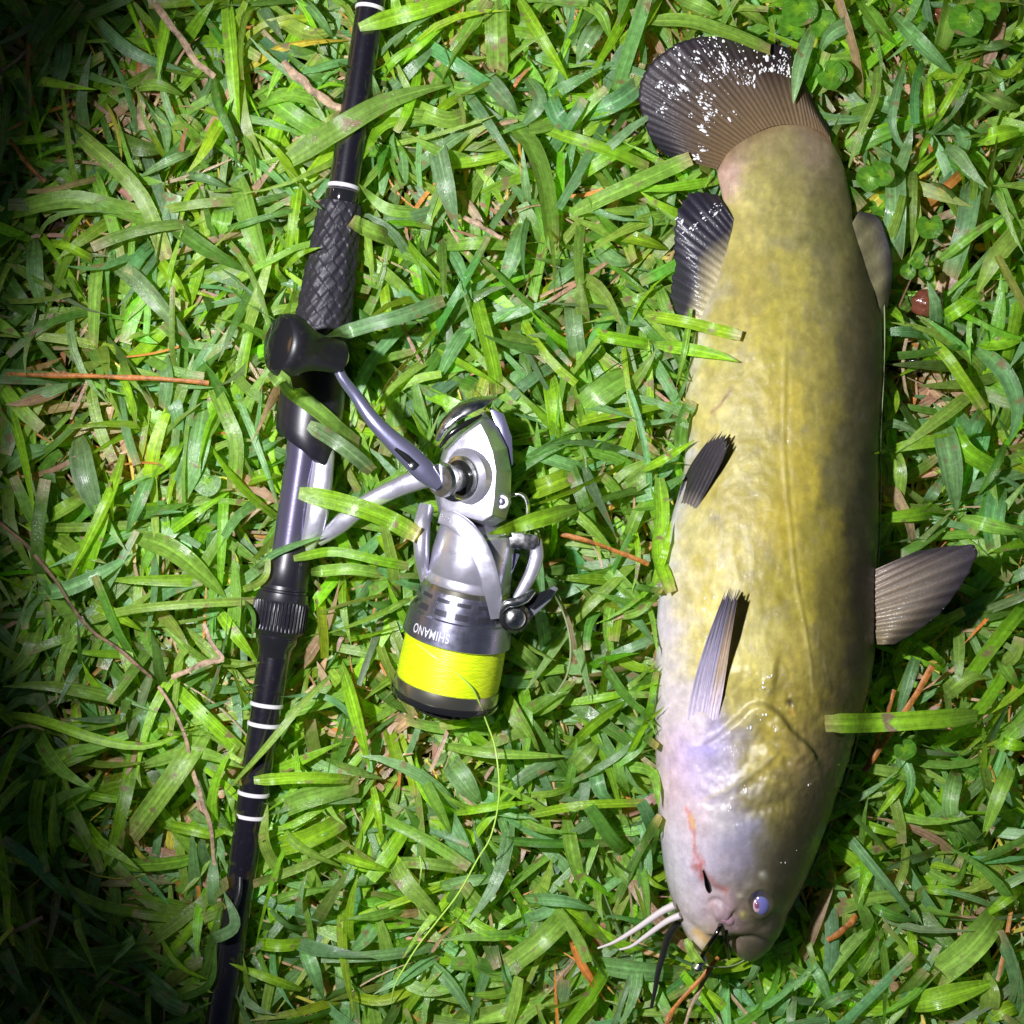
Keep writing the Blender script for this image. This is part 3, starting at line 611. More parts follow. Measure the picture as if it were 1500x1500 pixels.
# ------------------------------------------------------------------ rod
def rodx(y): return 544 - .1485 * y
RZ = .030
def RP(y, z=RZ): return P(rodx(y), y, z)
rod = empty('fishing_rod', RP(700, 0), 'long black fishing rod with white rings and textured grip lying on the grass', 'fishing rod')
def rl(name, ya, yb, prof, mt, parent=rod, seg=64, **k):
    """prof radii in px at fractions"""
    return link(name, lathe(RP(ya), RP(yb), [(t, r * PXM) for t, r in prof], seg, **k), mt, parent)
rl('blank', -140, 292, [(0, 20), (1, 22)], M['blank'])
rl('blank', 955, 1700, [(0, 23.5), (.1, 23), (.11, 22.2), (.33, 22.2), (.335, 21.4), (1, 20)], M['blank'])
for y, r in ((13, 21.6), (274, 23.5), (1032, 24), (1061, 23.8), (1162, 23.2), (1195, 23.0)):
    rl('trim_ring', y - 3.2, y + 3.2, [(0, r - 1), (.15, r + .3), (.5, r + .6), (.85, r + .3), (1, r - 1)], M['white_ring'])
rl('collar', 279, 298, [(0, 23), (.1, 25), (.8, 25.5), (1, 24)], M['black'])
# rear grip with lozenge relief
def lozenge(a, t):
    u = a / (2 * math.pi) * 11; v = t * 10.5
    p = abs(math.sin(math.pi * (u + v))); q = abs(math.sin(math.pi * (u - v)))
    return -.00018 * math.exp(-(min(p, q) / .16) ** 2) * (.5 + .5 * math.sin(3.1 * u + 2.3 * v)) + .00022 * math.sin(9 * u + 5 * v) + .00026 * (1 if (int(u * 1.0 + v * 1.0) + int(u - v + 40)) % 2 else -1)
pr = [(0, 22), (.004, 28), (.012, 30.5)] + [(t, 30.5 + 13.5 * (t ** .8)) for t in np.linspace(.02, .97, 110)] + [(.985, 42), (1, 36)]
rl('grip', 296, 530, pr, M['grip'], seg=180, rmod=lambda a, t: lozenge(a, t) if .012 < t < .985 else 0)
# reel seat hood with scalloped mouth
def hoodcut(a, t):
    return .16 * math.cos(a - math.pi) * max(0, (t - .35) / .65) if t > .35 else 0
rl('reel_seat_hood', 524, 660, [(0, 37), (.04, 43), (.2, 46), (.45, 48), (.7, 48), (.85, 47), (.97, 45.5), (1, 43), (1, 30), (.9, 27)], M['seat'], seg=96, tmod=hoodcut)
rl('reel_seat_barrel', 640, 845, [(0, 27), (.1, 27), (.15, 26), (.9, 25), (1, 25)], M['seat_tube'])
rl('reel_seat_rear', 796, 862, [(0, 26), (.02, 31), (.5, 33.5), (.95, 35), (1, 33)], M['seat'], seg=96, tmod=lambda a, t: .35 * max(0, math.cos(a)) * (1 - t))
rl('lock_nut', 856, 936, [(0, 32), (.02, 35), (.08, 35.8), (.1, 34), (.13, 34), (.15, 36.2), (.28, 38)] + [(x, 39) for x in (.30, .34, .5, .7, .80, .83)] + [(.86, 37), (.90, 34), (.93, 31), (.97, 30.5), (1, 29)],
   M['seat'], seg=264, rmod=lambda a, t: (.0007 * max(-.6, math.sin(a * 44)) if .31 < t < .82 else 0))
rl('front_collar', 930, 962, [(0, 28), (.1, 31), (.35, 30), (.6, 25), (1, 23.5)], M['black'])
# loose guard hanging: dark hook keeper wire low on the blank
link('hook_keeper', sweep([P(352, 1285, .042), P(350, 1310, .044), P(338, 1345, .044), P(328, 1365, .040)], [.0012, .0014, .0014, .001], [.001] * 4, 20, 8), M['matte_black'], rod)

# ------------------------------------------------------------------ reel
def AX(y): return 663 - .200 * (y - 962)        # screen line of the spool axis
def AP(y, z=None): return P(AX(y), y, float(np.interp(y, [600, 760, 1040], [.060, .053, .035])) if z is None else z)
reel = empty('fishing_reel', P(700, 760, 0), 'silver spinning reel with black handle knob and neon yellow line clamped to the rod', 'fishing reel')
def al(name, ya, yb, prof, mt, parent, seg=96, **k):
    return link(name, lathe(AP(ya), AP(yb), [(t, r * PXM) for t, r in prof], seg, **k), mt, parent)
# gearbox
outer = [(709, 602), (729, 626), (743, 656), (749, 690), (748, 738), (740, 762), (718, 774), (680, 765), (643, 752), (636, 722), (640, 688), (650, 655), (676, 626)]
face = [(704, 620), (714, 640), (722, 662), (727, 690), (724, 735), (721, 755), (706, 764), (680, 757), (650, 746), (643, 722), (646, 690), (656, 660), (680, 636)]
tilt = lambda z: (lambda x, y: z + (x - 700) * .00010)
gb = ringstack([[P(x, y, .030) for x, y in outer], [P(x, y, .052) for x, y in outer], [P(x, y, tilt(.0655)(x, y)) for x, y in face]], .0007)
gear = link('gearbox', gb, M['silver'], reel)
link('rear_panel', prism([(716, 596), (738, 606), (750, 640), (752, 680), (744, 690), (732, 640)], .050, .034, .0008), M['silver_arm'], reel)
link('rear_guard', sweep([P(640, 645, .056), P(652, 622, .058), P(678, 600, .058), P(706, 588, .056), P(728, 582, .052)], [.0016, .0035, .0046, .0040, .0010], [.0010, .0016, .002, .0016, .0006], 30, 14, up=(-.3, .6, .8)), M['chrome'], reel)
link('rear_guard_trim', sweep([P(644, 655, .062), P(662, 634, .064), P(684, 620, .064), P(706, 608, .062)], [.0008, .0014, .0014, .0006], [.0006] * 2, 24, 8), M['dark_metal'], reel)
c0 = P(682, 699, .062); hv = Vector((-.62, -.10, .78)).normalized()
def hl(name, c, d0, d1, prof, mt, parent, seg=64, dirv=hv):
    return link(name, lathe(c + dirv * d0, c + dirv * d1, prof, seg), mt, parent)
hl('gear_boss', c0, -.010, .0035, [(0, .0132), (.7, .0138), (.85, .0136), (.93, .0124), (1, .0112)], M['silver'], gear)
hl('boss_ring', c0, .002, .0045, [(0, .0106), (.4, .0108), (.8, .0102), (1, .0088)], M['chrome'], gear)
hl('boss_well', c0, .003, .0052, [(0, .0085), (.7, .0084), (1, .0070)], M['dark_metal'], gear)
sw = hl('drive_shaft', c0, .004, .0150, [(0, .0058), (.1, .0062), (.75, .0062), (.8, .0054), (1, .0054)], M['chrome'], reel)
hl('shaft_cap', c0, .0135, .0185, [(0, .0060), (.1, .0078), (.45, .0082), (.55, .0070), (.65, .0080), (1, .0074)], M['chrome'], sw)
# screw head on the gearbox corner
sc = link('body_screw', lathe(P(737, 735, .052), P(735, 735, .062), [(0, .0040), (.8, .0040), (.95, .0034), (1, .0030)], 32), M['silver'], gear)
link('screw_slot', lathe(P(735, 735, .0605), P(734.8, 735, .0623), [(0, .0022), (.8, .0022), (1, .0012)], 6), M['skirt'], sc)
# stem and foot
link('stem', sweep([P(668, 690, .050), P(620, 700, .047), P(575, 718, .043), P(530, 742, .039), P(490, 775, .035), P(466, 792, .033)], [.0050, .0052, .0046, .0044, .0046, .0030], [.0042, .0040, .0036, .0034, .0034, .002], 40, 16, power=2.8), M['silver'], reel)
link('foot', sweep([P(482, 622, .034), P(476, 660, .035), P(470, 710, .036), P(463, 760, .036), P(450, 800, .034), P(436, 838, .032)], [.0022, .0050, .0056, .0056, .0042, .0014], [.0012, .0026, .0034, .0034, .0026, .001], 44, 16, power=2.6), M['silver'], reel)
# rotor
rotor = al('rotor', 768, 862, [(0, 22), (.02, 46), (.06, 52), (.14, 55), (.5, 59), (.74, 61.5), (.76, 60.6), (.80, 60.6), (.82, 62), (.95, 63), (1, 60)], M['silver'], reel)
al('rotor_band', 852, 866, [(0, 60), (.2, 64), (.8, 65), (1, 60)], M['gold'], rotor)
link('rotor_arm', sweep([P(624, 744, .050), P(618, 772, .053), P(618, 810, .053), P(622, 848, .048)], [.0038, .0042, .0036, .0024], [.006, .0072, .007, .004], 24, 16, power=3), M['silver'], rotor)
link('bail_arm', sweep([P(645, 756, .066), P(668, 764, .070), P(693, 788, .073), P(712, 828, .074), P(722, 868, .072), P(727, 905, .066)], [.0034, .0042, .0046, .0044, .0040, .0028], [.0008, .0010, .0010, .0010, .0010, .0009], 44, 14, power=4.5), M['silver'], rotor)
link('rotor_shoulder', ringstack([[P(x, y, .040) for x, y in ((722, 778), (760, 782), (793, 784), (794, 800), (786, 812), (752, 808), (728, 800))],
     [P(x, y, .060) for x, y in ((722, 778), (760, 780), (788, 784), (789, 798), (782, 806), (752, 803), (728, 798))]], .0009), M['chrome'], rotor)
link('rotor_arm', sweep([P(785, 792, .054), P(786, 815, .056), P(779, 838, .057), P(768, 860, .058), P(757, 878, .058)], [.0030, .0034, .0032, .0030, .0024], [.0034, .0036, .0034, .003, .002], 30, 14, power=3), M['silver'], rotor)
link('rotor_web', prism([(724, 800), (746, 806), (762, 812), (752, 836), (742, 866), (732, 872), (726, 838)], .052, .040, .0008), M['silver_arm'], rotor)
# line roller and bail
rc = P(752, 903, .064)
rol = hl('line_roller', rc, -.004, .006, [(0, .0062), (.1, .0072), (.85, .0072), (1, .0058)], M['black'], rotor, dirv=Vector((.15, -.1, 1)).normalized())
hl('roller_bolt', rc, .0050, .0085, [(0, .0046), (.6, .0046), (.85, .0036), (1, .0018)], M['chrome'], rol, dirv=Vector((.15, -.1, 1)).normalized())
link('roller_clip', sweep([P(733, 898, .071), P(742, 885, .073), P(756, 882, .073), P(770, 876, .072), P(782, 866, .070)], [.0010, .0018, .0022, .0022, .0012], [.0012] * 3, 26, 12), M['chrome'], rol)
link('bail_bracket', prism([(757, 908), (778, 880), (812, 858), (818, 862), (806, 880), (776, 908), (754, 930), (750, 926)], lambda x, y: .066 - (x - 750) * .00010, lambda x, y: .060 - (x - 750) * .00010, .0006), M['silver'], rotor)
link('bail_hinge', prism([(764, 884), (790, 868), (806, 862), (800, 872), (778, 892)], .067, .058, .0006), M['black'], rotor)
link('bail_wire', sweep([P(742, 728, .045), P(762, 724, .046), P(772, 736, .046), P(772, 756, .044), P(764, 780, .040)], [.0011] * 2, [.0011] * 2, 30, 10), M['chrome'], reel)
# spool
spool = al('spool', 858, 934, [(0, 58), (.02, 64), (.1, 66.5), (.3, 69), (.5, 71.5), (.52, 74.5), (.7, 76.5), (.9, 78.5), (.97, 79), (1, 76)], M['skirt'], reel)
al('wound_line', 930, 1000, [(0, 60), (.02, 72.5), (.3, 74), (.7, 75), (.95, 74.5), (1, 60)], M['line'], spool)
al('spool_lip', 996, 1016, [(0, 70), (.05, 76.5), (.3, 77.5), (.7, 78), (.9, 77.5), (1, 74)], M['gold'], spool)
al('spool_rim', 1013, 1026, [(0, 76), (.1, 79.8), (.4, 80.3), (.75, 78), (1, 68)], M['black'], spool)
al('drag_knob', 1024, 1044, [(0, 40), (.2, 44), (.8, 42), (1, 34)], M['matte_black'], spool, rmod=lambda a, t: .0005 * math.sin(a * 20))
# slots round the skirt: dark vent pieces let in proud of the metal
AA = AP(858); BB = AP(934); axv = (BB - AA).normalized(); sv = axv.cross(Vector((0, 0, 1))).normalized(); uv_ = sv.cross(axv).normalized(); LL = (BB - AA).length
def skirt_pt(a, t, dr=0.0):
    r = float(np.interp(t, [0, .02, .1, .3, .5, .52, .7, .9, .97], [58, 64, 66.5, 69, 71.5, 74.5, 76.5, 78.5, 79])) * PXM + dr
    return AA + axv * (t * LL) + (sv * math.cos(a) + uv_ * math.sin(a)) * r
def skirt_tile(a0, a1, t0, t1, dr=.00012, n=6):
    V = [];F = []
    for k, (d) in enumerate((-.0006, dr)):
        for j in range(2):
            for i in range(n): V.append(skirt_pt(a0 + (a1 - a0) * i / (n - 1), (t0, t1)[j], d))
    for i in range(n - 1):
        F.append((2 * n + i, 2 * n + i + 1, 3 * n + i + 1, 3 * n + i)); F.append((i, n + i, n + i + 1, i + 1))
        F.append((i, i + 1, 2 * n + i + 1, 2 * n + i)); F.append((n + i, 3 * n + i, 3 * n + i + 1, n + i + 1))
    F.append((0, 2 * n, 3 * n, n)); F.append((n - 1, 2 * n - 1, 4 * n - 1, 3 * n - 1))
    return mesh_from(V, F, False)
nsl = 14
for i in range(nsl):
    a = 2 * math.pi * i / nsl + .12
    link('vent_slot', skirt_tile(a, a + .30, .13, .20), M['vent'], spool)
    link('vent_slot', skirt_tile(a + .02, a + .28, .33, .44), M['vent'], spool)
# maker's name round the skirt (reads from the spool end)
cu = bpy.data.curves.new('txt', 'FONT'); cu.body = 'SHIMANO'; cu.size = 1.0; cu.offset = .010; cu.space_character = 1.08; cu.extrude = 0
to = bpy.data.objects.new('txt', cu); COL.objects.link(to); dg = bpy.context.evaluated_depsgraph_get(); dg.update()
tm = bpy.data.meshes.new_from_object(to.evaluated_get(dg)); bpy.data.objects.remove(to)
bm = bmesh.new(); bm.from_mesh(tm); bmesh.ops.triangulate(bm, faces=bm.faces); bmesh.ops.subdivide_edges(bm, edges=bm.edges, cuts=2, use_grid_fill=True)
xs = [v.co.x for v in bm.verts]; ysx = [v.co.y for v in bm.verts]; x0, x1 = min(xs), max(xs); y0, y1 = min(ysx), max(ysx)
# at the top of the spool a = pi/2; sv points to screen left for an axis running down
aL, aR = (math.acos(.78), math.acos(.10)) if sv.x < 0 else (math.acos(-.78), math.acos(-.10))
for v in bm.verts:
    fx = (v.co.x - x0) / (x1 - x0); fy = (v.co.y - y0) / (y1 - y0)
    a = aR + (aL - aR) * fx                     # S to the right, O to the left
    v.co = skirt_pt(a, .70 + .17 * fy , .00018)
bmesh.ops.recalc_face_normals(bm, faces=bm.faces); tm2 = bpy.data.meshes.new('lettering'); bm.to_mesh(tm2); bm.free()
link('lettering', tm2, M['print'], spool)
# handle
arm0 = c0 + hv * .0165; az = arm0.z
q0 = (arm0.x, arm0.y)
def invP(v): k = PXM * (H - v.z) / (H - Z0); return 750 + v.x / k, 750 - v.y / k
ax_, ay_ = invP(arm0)
handle = link('handle_arm', sweep([P(644, 712, az), P(628, 697, az + .001), P(600, 668, az + .002), P(566, 636, az + .003), P(543, 611, az + .003), P(520, 578, az + .001), P(503, 556, az - .002), P(494, 538, az - .003)],
    [.0030, .0054, .0052, .0042, .0036, .0030, .0026, .0024], [.0026, .0032, .0032, .003, .003, .0028, .0026, .002], 60, 18, power=2.3), M['silver_arm'], reel)
link('arm_recess', sweep([P(580, 656, az + .0052), P(594, 668, az + .0050), P(612, 684, az + .0045)], [.0012, .0017, .0015], [.0004] * 2, 16, 10), M['dark_metal'], handle)
link('arm_pin', lathe(P(604, 683, az + .003), P(604, 683, az + .0056), [(0, .0018), (.8, .0018), (1, .0010)], 24), M['chrome'], handle)
kz = az + .001; ka = P(406, 503, kz + .017); kb = P(500, 524, kz - .004)
knob = link('knob', lathe(ka, kb, [(0, .0112), (.02, .0130), (.08, .0143), (.16, .0146), (.24, .0140), (.34, .0122), (.46, .0100), (.6, .0086), (.75, .0080), (.9, .0078), (.97, .0074), (1, .006)], 72), M['matte_black'], handle)
link('knob_cap', lathe(ka + (ka - kb).normalized() * .0012, ka - (ka - kb).normalized() * .002, [(0, .0050), (.10, .0070), (.30, .0104), (.42, .0122), (.7, .0128), (1, .0122)], 64), M['black'], knob)
link('cap_ring', lathe(ka - (ka - kb).normalized() * -.0008, ka + (ka - kb).normalized() * .0010, [(0, .0040), (.4, .0056), (.8, .0054), (1, .0030)], 48), M['dark_metal'], knob)
link('knob_collar', lathe(kb + (ka - kb) * .02, kb - (ka - kb) * .05, [(0, .0050), (.3, .0056), (1, .0040)], 40), M['chrome'], knob)

# ------------------------------------------------------------------ lines and hook
def thread(name, pts, r, mt, label, cat, group=None):
    return tag(link(name, sweep([P(*p) for p in pts], [r, r], [r, r], max(40, len(pts) * 10), 6), mt), label, cat, group)
thread('fishing_line', [(612, 944, .0600), (636, 962, .0640), (664, 982, .0640), (690, 1006, .0622), (700, 1024, .0580), (712, 1056, .050), (724, 1090, .048), (730, 1130, .050), (731, 1165, .050), (726, 1200, .048), (716, 1232, .048), (700, 1258, .046), (672, 1308, .044), (640, 1350, .042), (612, 1386, .040), (592, 1418, .038), (578, 1444, .036), (573, 1470, .030)],
       .00040, M['loose_line'], 'thin neon yellow line curling from the reel spool down over the grass', 'fishing line')
thread('fishing_line', [(615, 1254, .036), (617, 1270, .040), (616, 1284, .040), (614, 1296, .034)], .00028, M['loose_line'], 'short loose bit of pale line standing in the grass left of the long curve', 'fishing line')
thread('fishing_line', [(812, 872, .058), (822, 890, .050), (832, 920, .046), (836, 955, .044), (830, 990, .040), (812, 1020, .030)], .00050, M['clear'], 'pale green line looping from the bail bracket into the grass right of the reel', 'fishing line')
cl = [(1294, 415, .030), (1296, 480, .036), (1294, 560, .040), (1290, 640, .042), (1290, 720, .042), (1288, 800, .042), (1284, 870, .044), (1290, 930, .040), (1292, 975, .036), (1276, 1010, .040), (1262, 1060, .040), (1246, 1120, .042), (1224, 1190, .042), (1204, 1240, .040), (1186, 1280, .038), (1160, 1330, .036), (1130, 1375, .034), (1080, 1412, .040), (1040, 1416, .048), (1028, 1414, .052)]
thread('fishing_line', cl, .00030, M['clear'], 'fine clear leader running down the right side of the fish to the hook', 'fishing line')
hk = empty('fishing_hook', P(1030, 1400, 0), 'small dark steel hook stuck through the cheek of the fish', 'hook')
ht = ftop(1034, 1292)
link('shank', sweep([P(1026, 1404, .055), P(1036, 1388, .060), P(1048, 1370, .064), P(1056, 1354, .062), P(1058, 1338, .056), P(1052, 1320, .056), P(1042, 1308, ht - .002), P(1037, 1300, ht + .0012), P(1034, 1288, ht + .0022), P(1030, 1275, ht + .0024)], [.0011, .0011, .0011, .0011, .0011, .0011, .0012, .0014, .0012, .0003], [.0011] * 9 + [.0003], 60, 10), M['hook'], hk)
link('swivel', lathe(P(1019, 1424, .052), P(1030, 1398, .056), [(0, .0012), (.1, .0026), (.35, .0034), (.5, .0018), (.6, .0030), (.85, .0028), (1, .0012)], 28), M['chrome'], hk)
link('leader_stub', sweep([P(1066, 1356, .060), P(1063, 1370, .058), P(1065, 1386, .054), P(1068, 1404, .044)], [.0009] * 2, [.0009] * 2, 20, 8), M['hook'], hk)

# ------------------------------------------------------------------ height maps of what lies on the lawn
solid = [o for o in COL.objects if o.type == 'MESH' and o.name.split('.')[0] not in ('ground', 'fishing_line', 'glint_beads')]
VV = []; FF = []
bpy.context.view_layer.update()
for o in solid:
    off = len(VV); mw = o.matrix_world; VV += [tuple(mw @ v.co) for v in o.data.vertices]; FF += [tuple(i + off for i in p.vertices) for p in o.data.polygons]
bv = BVHTree.FromPolygons(VV, FF)
G = 230; GR = .29; gs = np.linspace(-GR, GR, G)
ZMIN = np.full((G, G), 9.0); ZMAX = np.full((G, G), -9.0)
for j, y in enumerate(gs):
    for i, x in enumerate(gs):
        h = bv.ray_cast(Vector((x, y, -.02)), Vector((0, 0, 1)))
        if h[0] is not None:
            ZMIN[j, i] = h[0].z; ZMAX[j, i] = bv.ray_cast(Vector((x, y, .3)), Vector((0, 0, -1)))[0].z
def dil(A, f):
    B = A.copy()
    for dy in (-1, 0, 1):
        for dx in (-1, 0, 1): B = f(B, np.roll(np.roll(A, dy, 0), dx, 1))
    return B
ZMINd = dil(ZMIN, np.minimum); ZMAXd = dil(ZMAX, np.maximum)
def look(A, x, y, default):
    i = np.round((x + GR) / (2 * GR) * (G - 1)).astype(int); j = np.round((y + GR) / (2 * GR) * (G - 1)).astype(int)
    ok = (i >= 0) & (i < G) & (j >= 0) & (j < G); return np.where(ok, A[np.clip(j, 0, G - 1), np.clip(i, 0, G - 1)], default)

# ------------------------------------------------------------------ grass
GC = {'g': (.215, .370, .062), 'b': (.175, .330, .138), 'l': (.235, .44, .025), 'd': (.095, .210, .035), 't': (.40, .27, .165), 'o': (.50, .20, .04), 'y': (.52, .42, .05)}
def blades_mesh(C, Wd, roll, cols, tipcol, pointed, fold, across=3, obj_clamp=True):
    """C (N,S,3) centre lines, Wd (N,) widths; returns arrays V, F, uv, col"""
    Nn, Sn, _ = C.shape
    T = np.gradient(C, axis=1); T /= np.linalg.norm(T, axis=2, keepdims=True) + 1e-9
    side = np.cross(T, np.array([0, 0, 1.0])); side /= np.linalg.norm(side, axis=2, keepdims=True) + 1e-9
    nr = np.cross(side, T)
    r = roll if roll.ndim == 2 else roll[:, None]
    sd = side * np.cos(r)[..., None] + nr * np.sin(r)[..., None]; nn = nr * np.cos(r)[..., None] - side * np.sin(r)[..., None]
    t = np.linspace(0, 1, Sn)[None, :]
    pt = np.where(t < .2, .5 + t * 2.5, 1.0) * np.where(t > .40, 1 - ((t - .40) / .60) ** 2.0 * .97, 1.0)
    ct = np.where(t < .12, .62 + t * 3.1, 1.0) * np.where(t > .93, .86, 1.0)
    wp = np.where(pointed[:, None], pt, ct) * Wd[:, None]
    vs = []
    us = np.linspace(-1, 1, across)
    for u in us:
        vs.append(C + sd * (u * wp / 2)[..., None] + nn * ((abs(u) ** 1.5) * fold[:, None] * wp)[..., None])
    Vx = np.stack(vs, 2)                                    # N,S,A,3
    if obj_clamp:
        zm = look(ZMINd, Vx[..., 0], Vx[..., 1], 9.0); Vx[..., 2] = np.where(zm < 5, np.minimum(Vx[..., 2], np.maximum(zm - .0012, .001)), Vx[..., 2])
    Vx[..., 2] = np.maximum(Vx[..., 2], .0006)
    base = np.arange(Nn)[:, None, None] * (Sn * across); j = np.arange(Sn - 1)[None, :, None] * across; i = np.arange(across - 1)[None, None, :]
    a = base + j + i; F = np.stack([a, a + 1, a + 1 + across, a + across], -1).reshape(-1, 4)
    uvv = np.empty((Nn, Sn, across, 2)); uvv[..., 0] = ((us + 1) / 2)[None, None, :]; uvv[..., 1] = t[..., None]
    tt = np.clip((t - .86) / .14, 0, 1)[..., None] * tipcol[:, None, 3:4]
    basec = np.clip((.22 - t) / .22, 0, 1)[..., None] * .55
    cl = cols[:, None, :] * (1 - basec) + np.array([.24, .34, .10]) * basec
    cl = cl * (1 - tt) + tipcol[:, None, :3] * tt
    cl = np.repeat(cl[:, :, None, :], across, 2)
    mid = np.where(np.abs(us) < .01, 1.18, 1.0)[None, None, :, None] if across > 3 else 1.0
    al = np.broadcast_to(np.random.default_rng(Nn).random(Nn)[:, None, None, None] if Nn > 1 else np.full((1, 1, 1, 1), abs(C[0, 0, 0] * 37) % 1), cl.shape[:3] + (1,))
    return Vx.reshape(-1, 3), F, uvv.reshape(-1, 2), np.concatenate([cl * mid, al], -1).reshape(-1, 4)
def build_fast(name, V, F, uv, col, mt, parent=None):
    me = bpy.data.meshes.new(name); me.vertices.add(len(V)); me.vertices.foreach_set('co', V.astype(np.float32).ravel())
    me.loops.add(F.size); me.loops.foreach_set('vertex_index', F.astype(np.int32).ravel())
    me.polygons.add(len(F)); me.polygons.foreach_set('loop_start', np.arange(0, F.size, 4, dtype=np.int32))
    me.polygons.foreach_set('use_smooth', np.ones(len(F), bool))
    me.update(calc_edges=True)
    ul = me.uv_layers.new(name='UV'); ul.data.foreach_set('uv', uv[F.ravel()].astype(np.float32).ravel())
    set_color(me, np.clip(col, .004, .9)); me.validate()
    return link(name, me, mt, parent)

def rand_blades(Nn, ext, seed, Sn=7, zlo=.0, zhi=.012, Lr=(.022, .058), Wr=(.0032, .0080), tuft=4, pitch=(8, 55), classes=None, zmax=.040, dens=None, curl=1.0):
    r = np.random.default_rng(seed)
    nt_ = Nn // tuft; tx = r.uniform(-ext, ext, nt_); ty = r.uniform(-ext, ext, nt_)
    if dens is not None:
        k = r.random(nt_) < dens(tx, ty); tx, ty = tx[k], ty[k]; nt_ = len(tx)
    ta = r.uniform(0, 2 * math.pi, nt_)
    x = np.repeat(tx, tuft) + r.normal(0, .0022, nt_ * tuft); y = np.repeat(ty, tuft) + r.normal(0, .0022, nt_ * tuft)
    Nn = len(x); az = np.repeat(ta, tuft) + r.normal(0, .75, Nn) + (r.random(Nn) < .12) * math.pi
    L = r.uniform(*Lr, Nn) * (.75 + .5 * r.random(Nn)); Wd = r.uniform(*Wr, Nn)
    p0 = np.radians(r.uniform(*pitch, Nn)); dp = -np.radians(r.uniform(10, 75, Nn)) * curl; dz = np.radians(r.normal(0, 34, Nn))
    q = np.linspace(0, 1, Sn); C = np.zeros((Nn, Sn, 3)); C[:, 0] = np.c_[x, y, r.uniform(zlo, zhi, Nn)]
    for k in range(1, Sn):
        f = (k - .5) / (Sn - 1); p = p0 + dp * f; a = az + dz * f; d = (L / (Sn - 1))[:, None]
        C[:, k] = C[:, k - 1] + d * np.c_[np.cos(p) * np.cos(a), np.cos(p) * np.sin(a), np.sin(p)]
    C[..., 2] = np.where(C[..., 2] > zmax, zmax + (C[..., 2] - zmax) * .2, C[..., 2]); C[..., 2] = np.maximum(C[..., 2], .0012 + .003 * r.random(Nn)[:, None])
    roll = np.radians(r.normal(0, 26, Nn))[:, None] + np.radians(r.normal(0, 22, Nn))[:, None] * q[None, :]
    cl = classes or {'g': .40, 'b': .28, 'l': .20, 'd': .13, 't': .03}
    names = list(cl); pr_ = np.array([cl[k] for k in names]); ch = r.choice(len(names), Nn, p=pr_ / pr_.sum())
    cols = np.array([GC[names[c]] for c in ch]) * r.uniform(.72, 1.28, Nn)[:, None] * (1 + r.normal(0, .10, (Nn, 3)))
    tip = np.zeros((Nn, 4)); tip[:, :3] = np.array([.42, .33, .19]); pointed = r.random(Nn) < .70; tip[:, 3] = np.where(pointed, r.random(Nn) * .4, .75) * (r.random(Nn) < .6)
    return blades_mesh(C, Wd, roll, cols, tip, pointed, r.uniform(.02, .16, Nn) * np.where(r.random(Nn) < .8, 1, -1))
def cat_(L):
    o = 0; Vs, Fs, Us, Cs = [], [], [], []
    for V, F, U, C in L: Vs.append(V); Fs.append(F + o); Us.append(U); Cs.append(C); o += len(V)
    return np.vstack(Vs), np.vstack(Fs), np.vstack(Us), np.vstack(Cs)
# bare, brown patches of the lawn (photo px): fewer green blades there
bare = [(1270, 60, 60), (1290, 215, 60), (1410, 280, 60), (1340, 510, 60), (550, 1050, 55), (1380, 620, 50), (130, 110, 60), (950, 100, 40), (700, 40, 40), (640, 300, 30), (210, 690, 45), (1240, 1330, 40), (1420, 1350, 40), (880, 1050, 25), (780, 1210, 25), (230, 1290, 50)]
def dens_green(x, y):
    X = 750 + x / PXM; Y = 750 - y / PXM; d = np.ones_like(x)
    for (a, b, r_) in bare: d *= 1 - .90 * np.exp(-((X - a) ** 2 + (Y - b) ** 2) / (1.4 * r_) ** 2)
    return d
grass = [rand_blades(7000, .36, 101, dens=dens_green, Lr=(.018, .045), zhi=.006, pitch=(0, 35), zmax=.014, Wr=(.0030, .0070)),
         rand_blades(7500, .36, 102, dens=dens_green, Lr=(.028, .066), zhi=.008, pitch=(15, 60), zmax=.025, Wr=(.0030, .0078), tuft=5, curl=1.5),
         rand_blades(4200, .34, 103, dens=dens_green, Lr=(.030, .072), zhi=.010, pitch=(25, 75), zmax=.031, tuft=5, Wr=(.0026, .0072), curl=1.8),
         rand_blades(14000, 1.1, 104, dens=lambda x, y: ((np.abs(x) > .34) | (np.abs(y) > .34)) * 1.0, Lr=(.03, .07), Wr=(.004, .010))]
dens_bare = lambda x, y: 1.0 - .999 * dens_green(x, y)
thatch = [rand_blades(26000, .30, 203, dens=dens_bare, Lr=(.006, .024), Wr=(.0014, .0052), zlo=.002, zhi=.014, pitch=(-10, 22), zmax=.017, tuft=2, classes={'t': .7, 'o': .06, 'd': .02, 'y': .03}, curl=.5),
          rand_blades(9000, .38, 201, Lr=(.012, .045), Wr=(.0008, .0032), zhi=.006, pitch=(-5, 14), zmax=.010, tuft=2, classes={'t': .6, 'o': .10, 'd': .1, 'y': .04}, curl=.3),
          rand_blades(1500, .36, 202, Lr=(.014, .05), Wr=(.0007, .0022), zlo=.008, zhi=.020, pitch=(-8, 20), zmax=.026, tuft=1, classes={'t': .6, 'o': .2, 'y': .2}, curl=.3)]

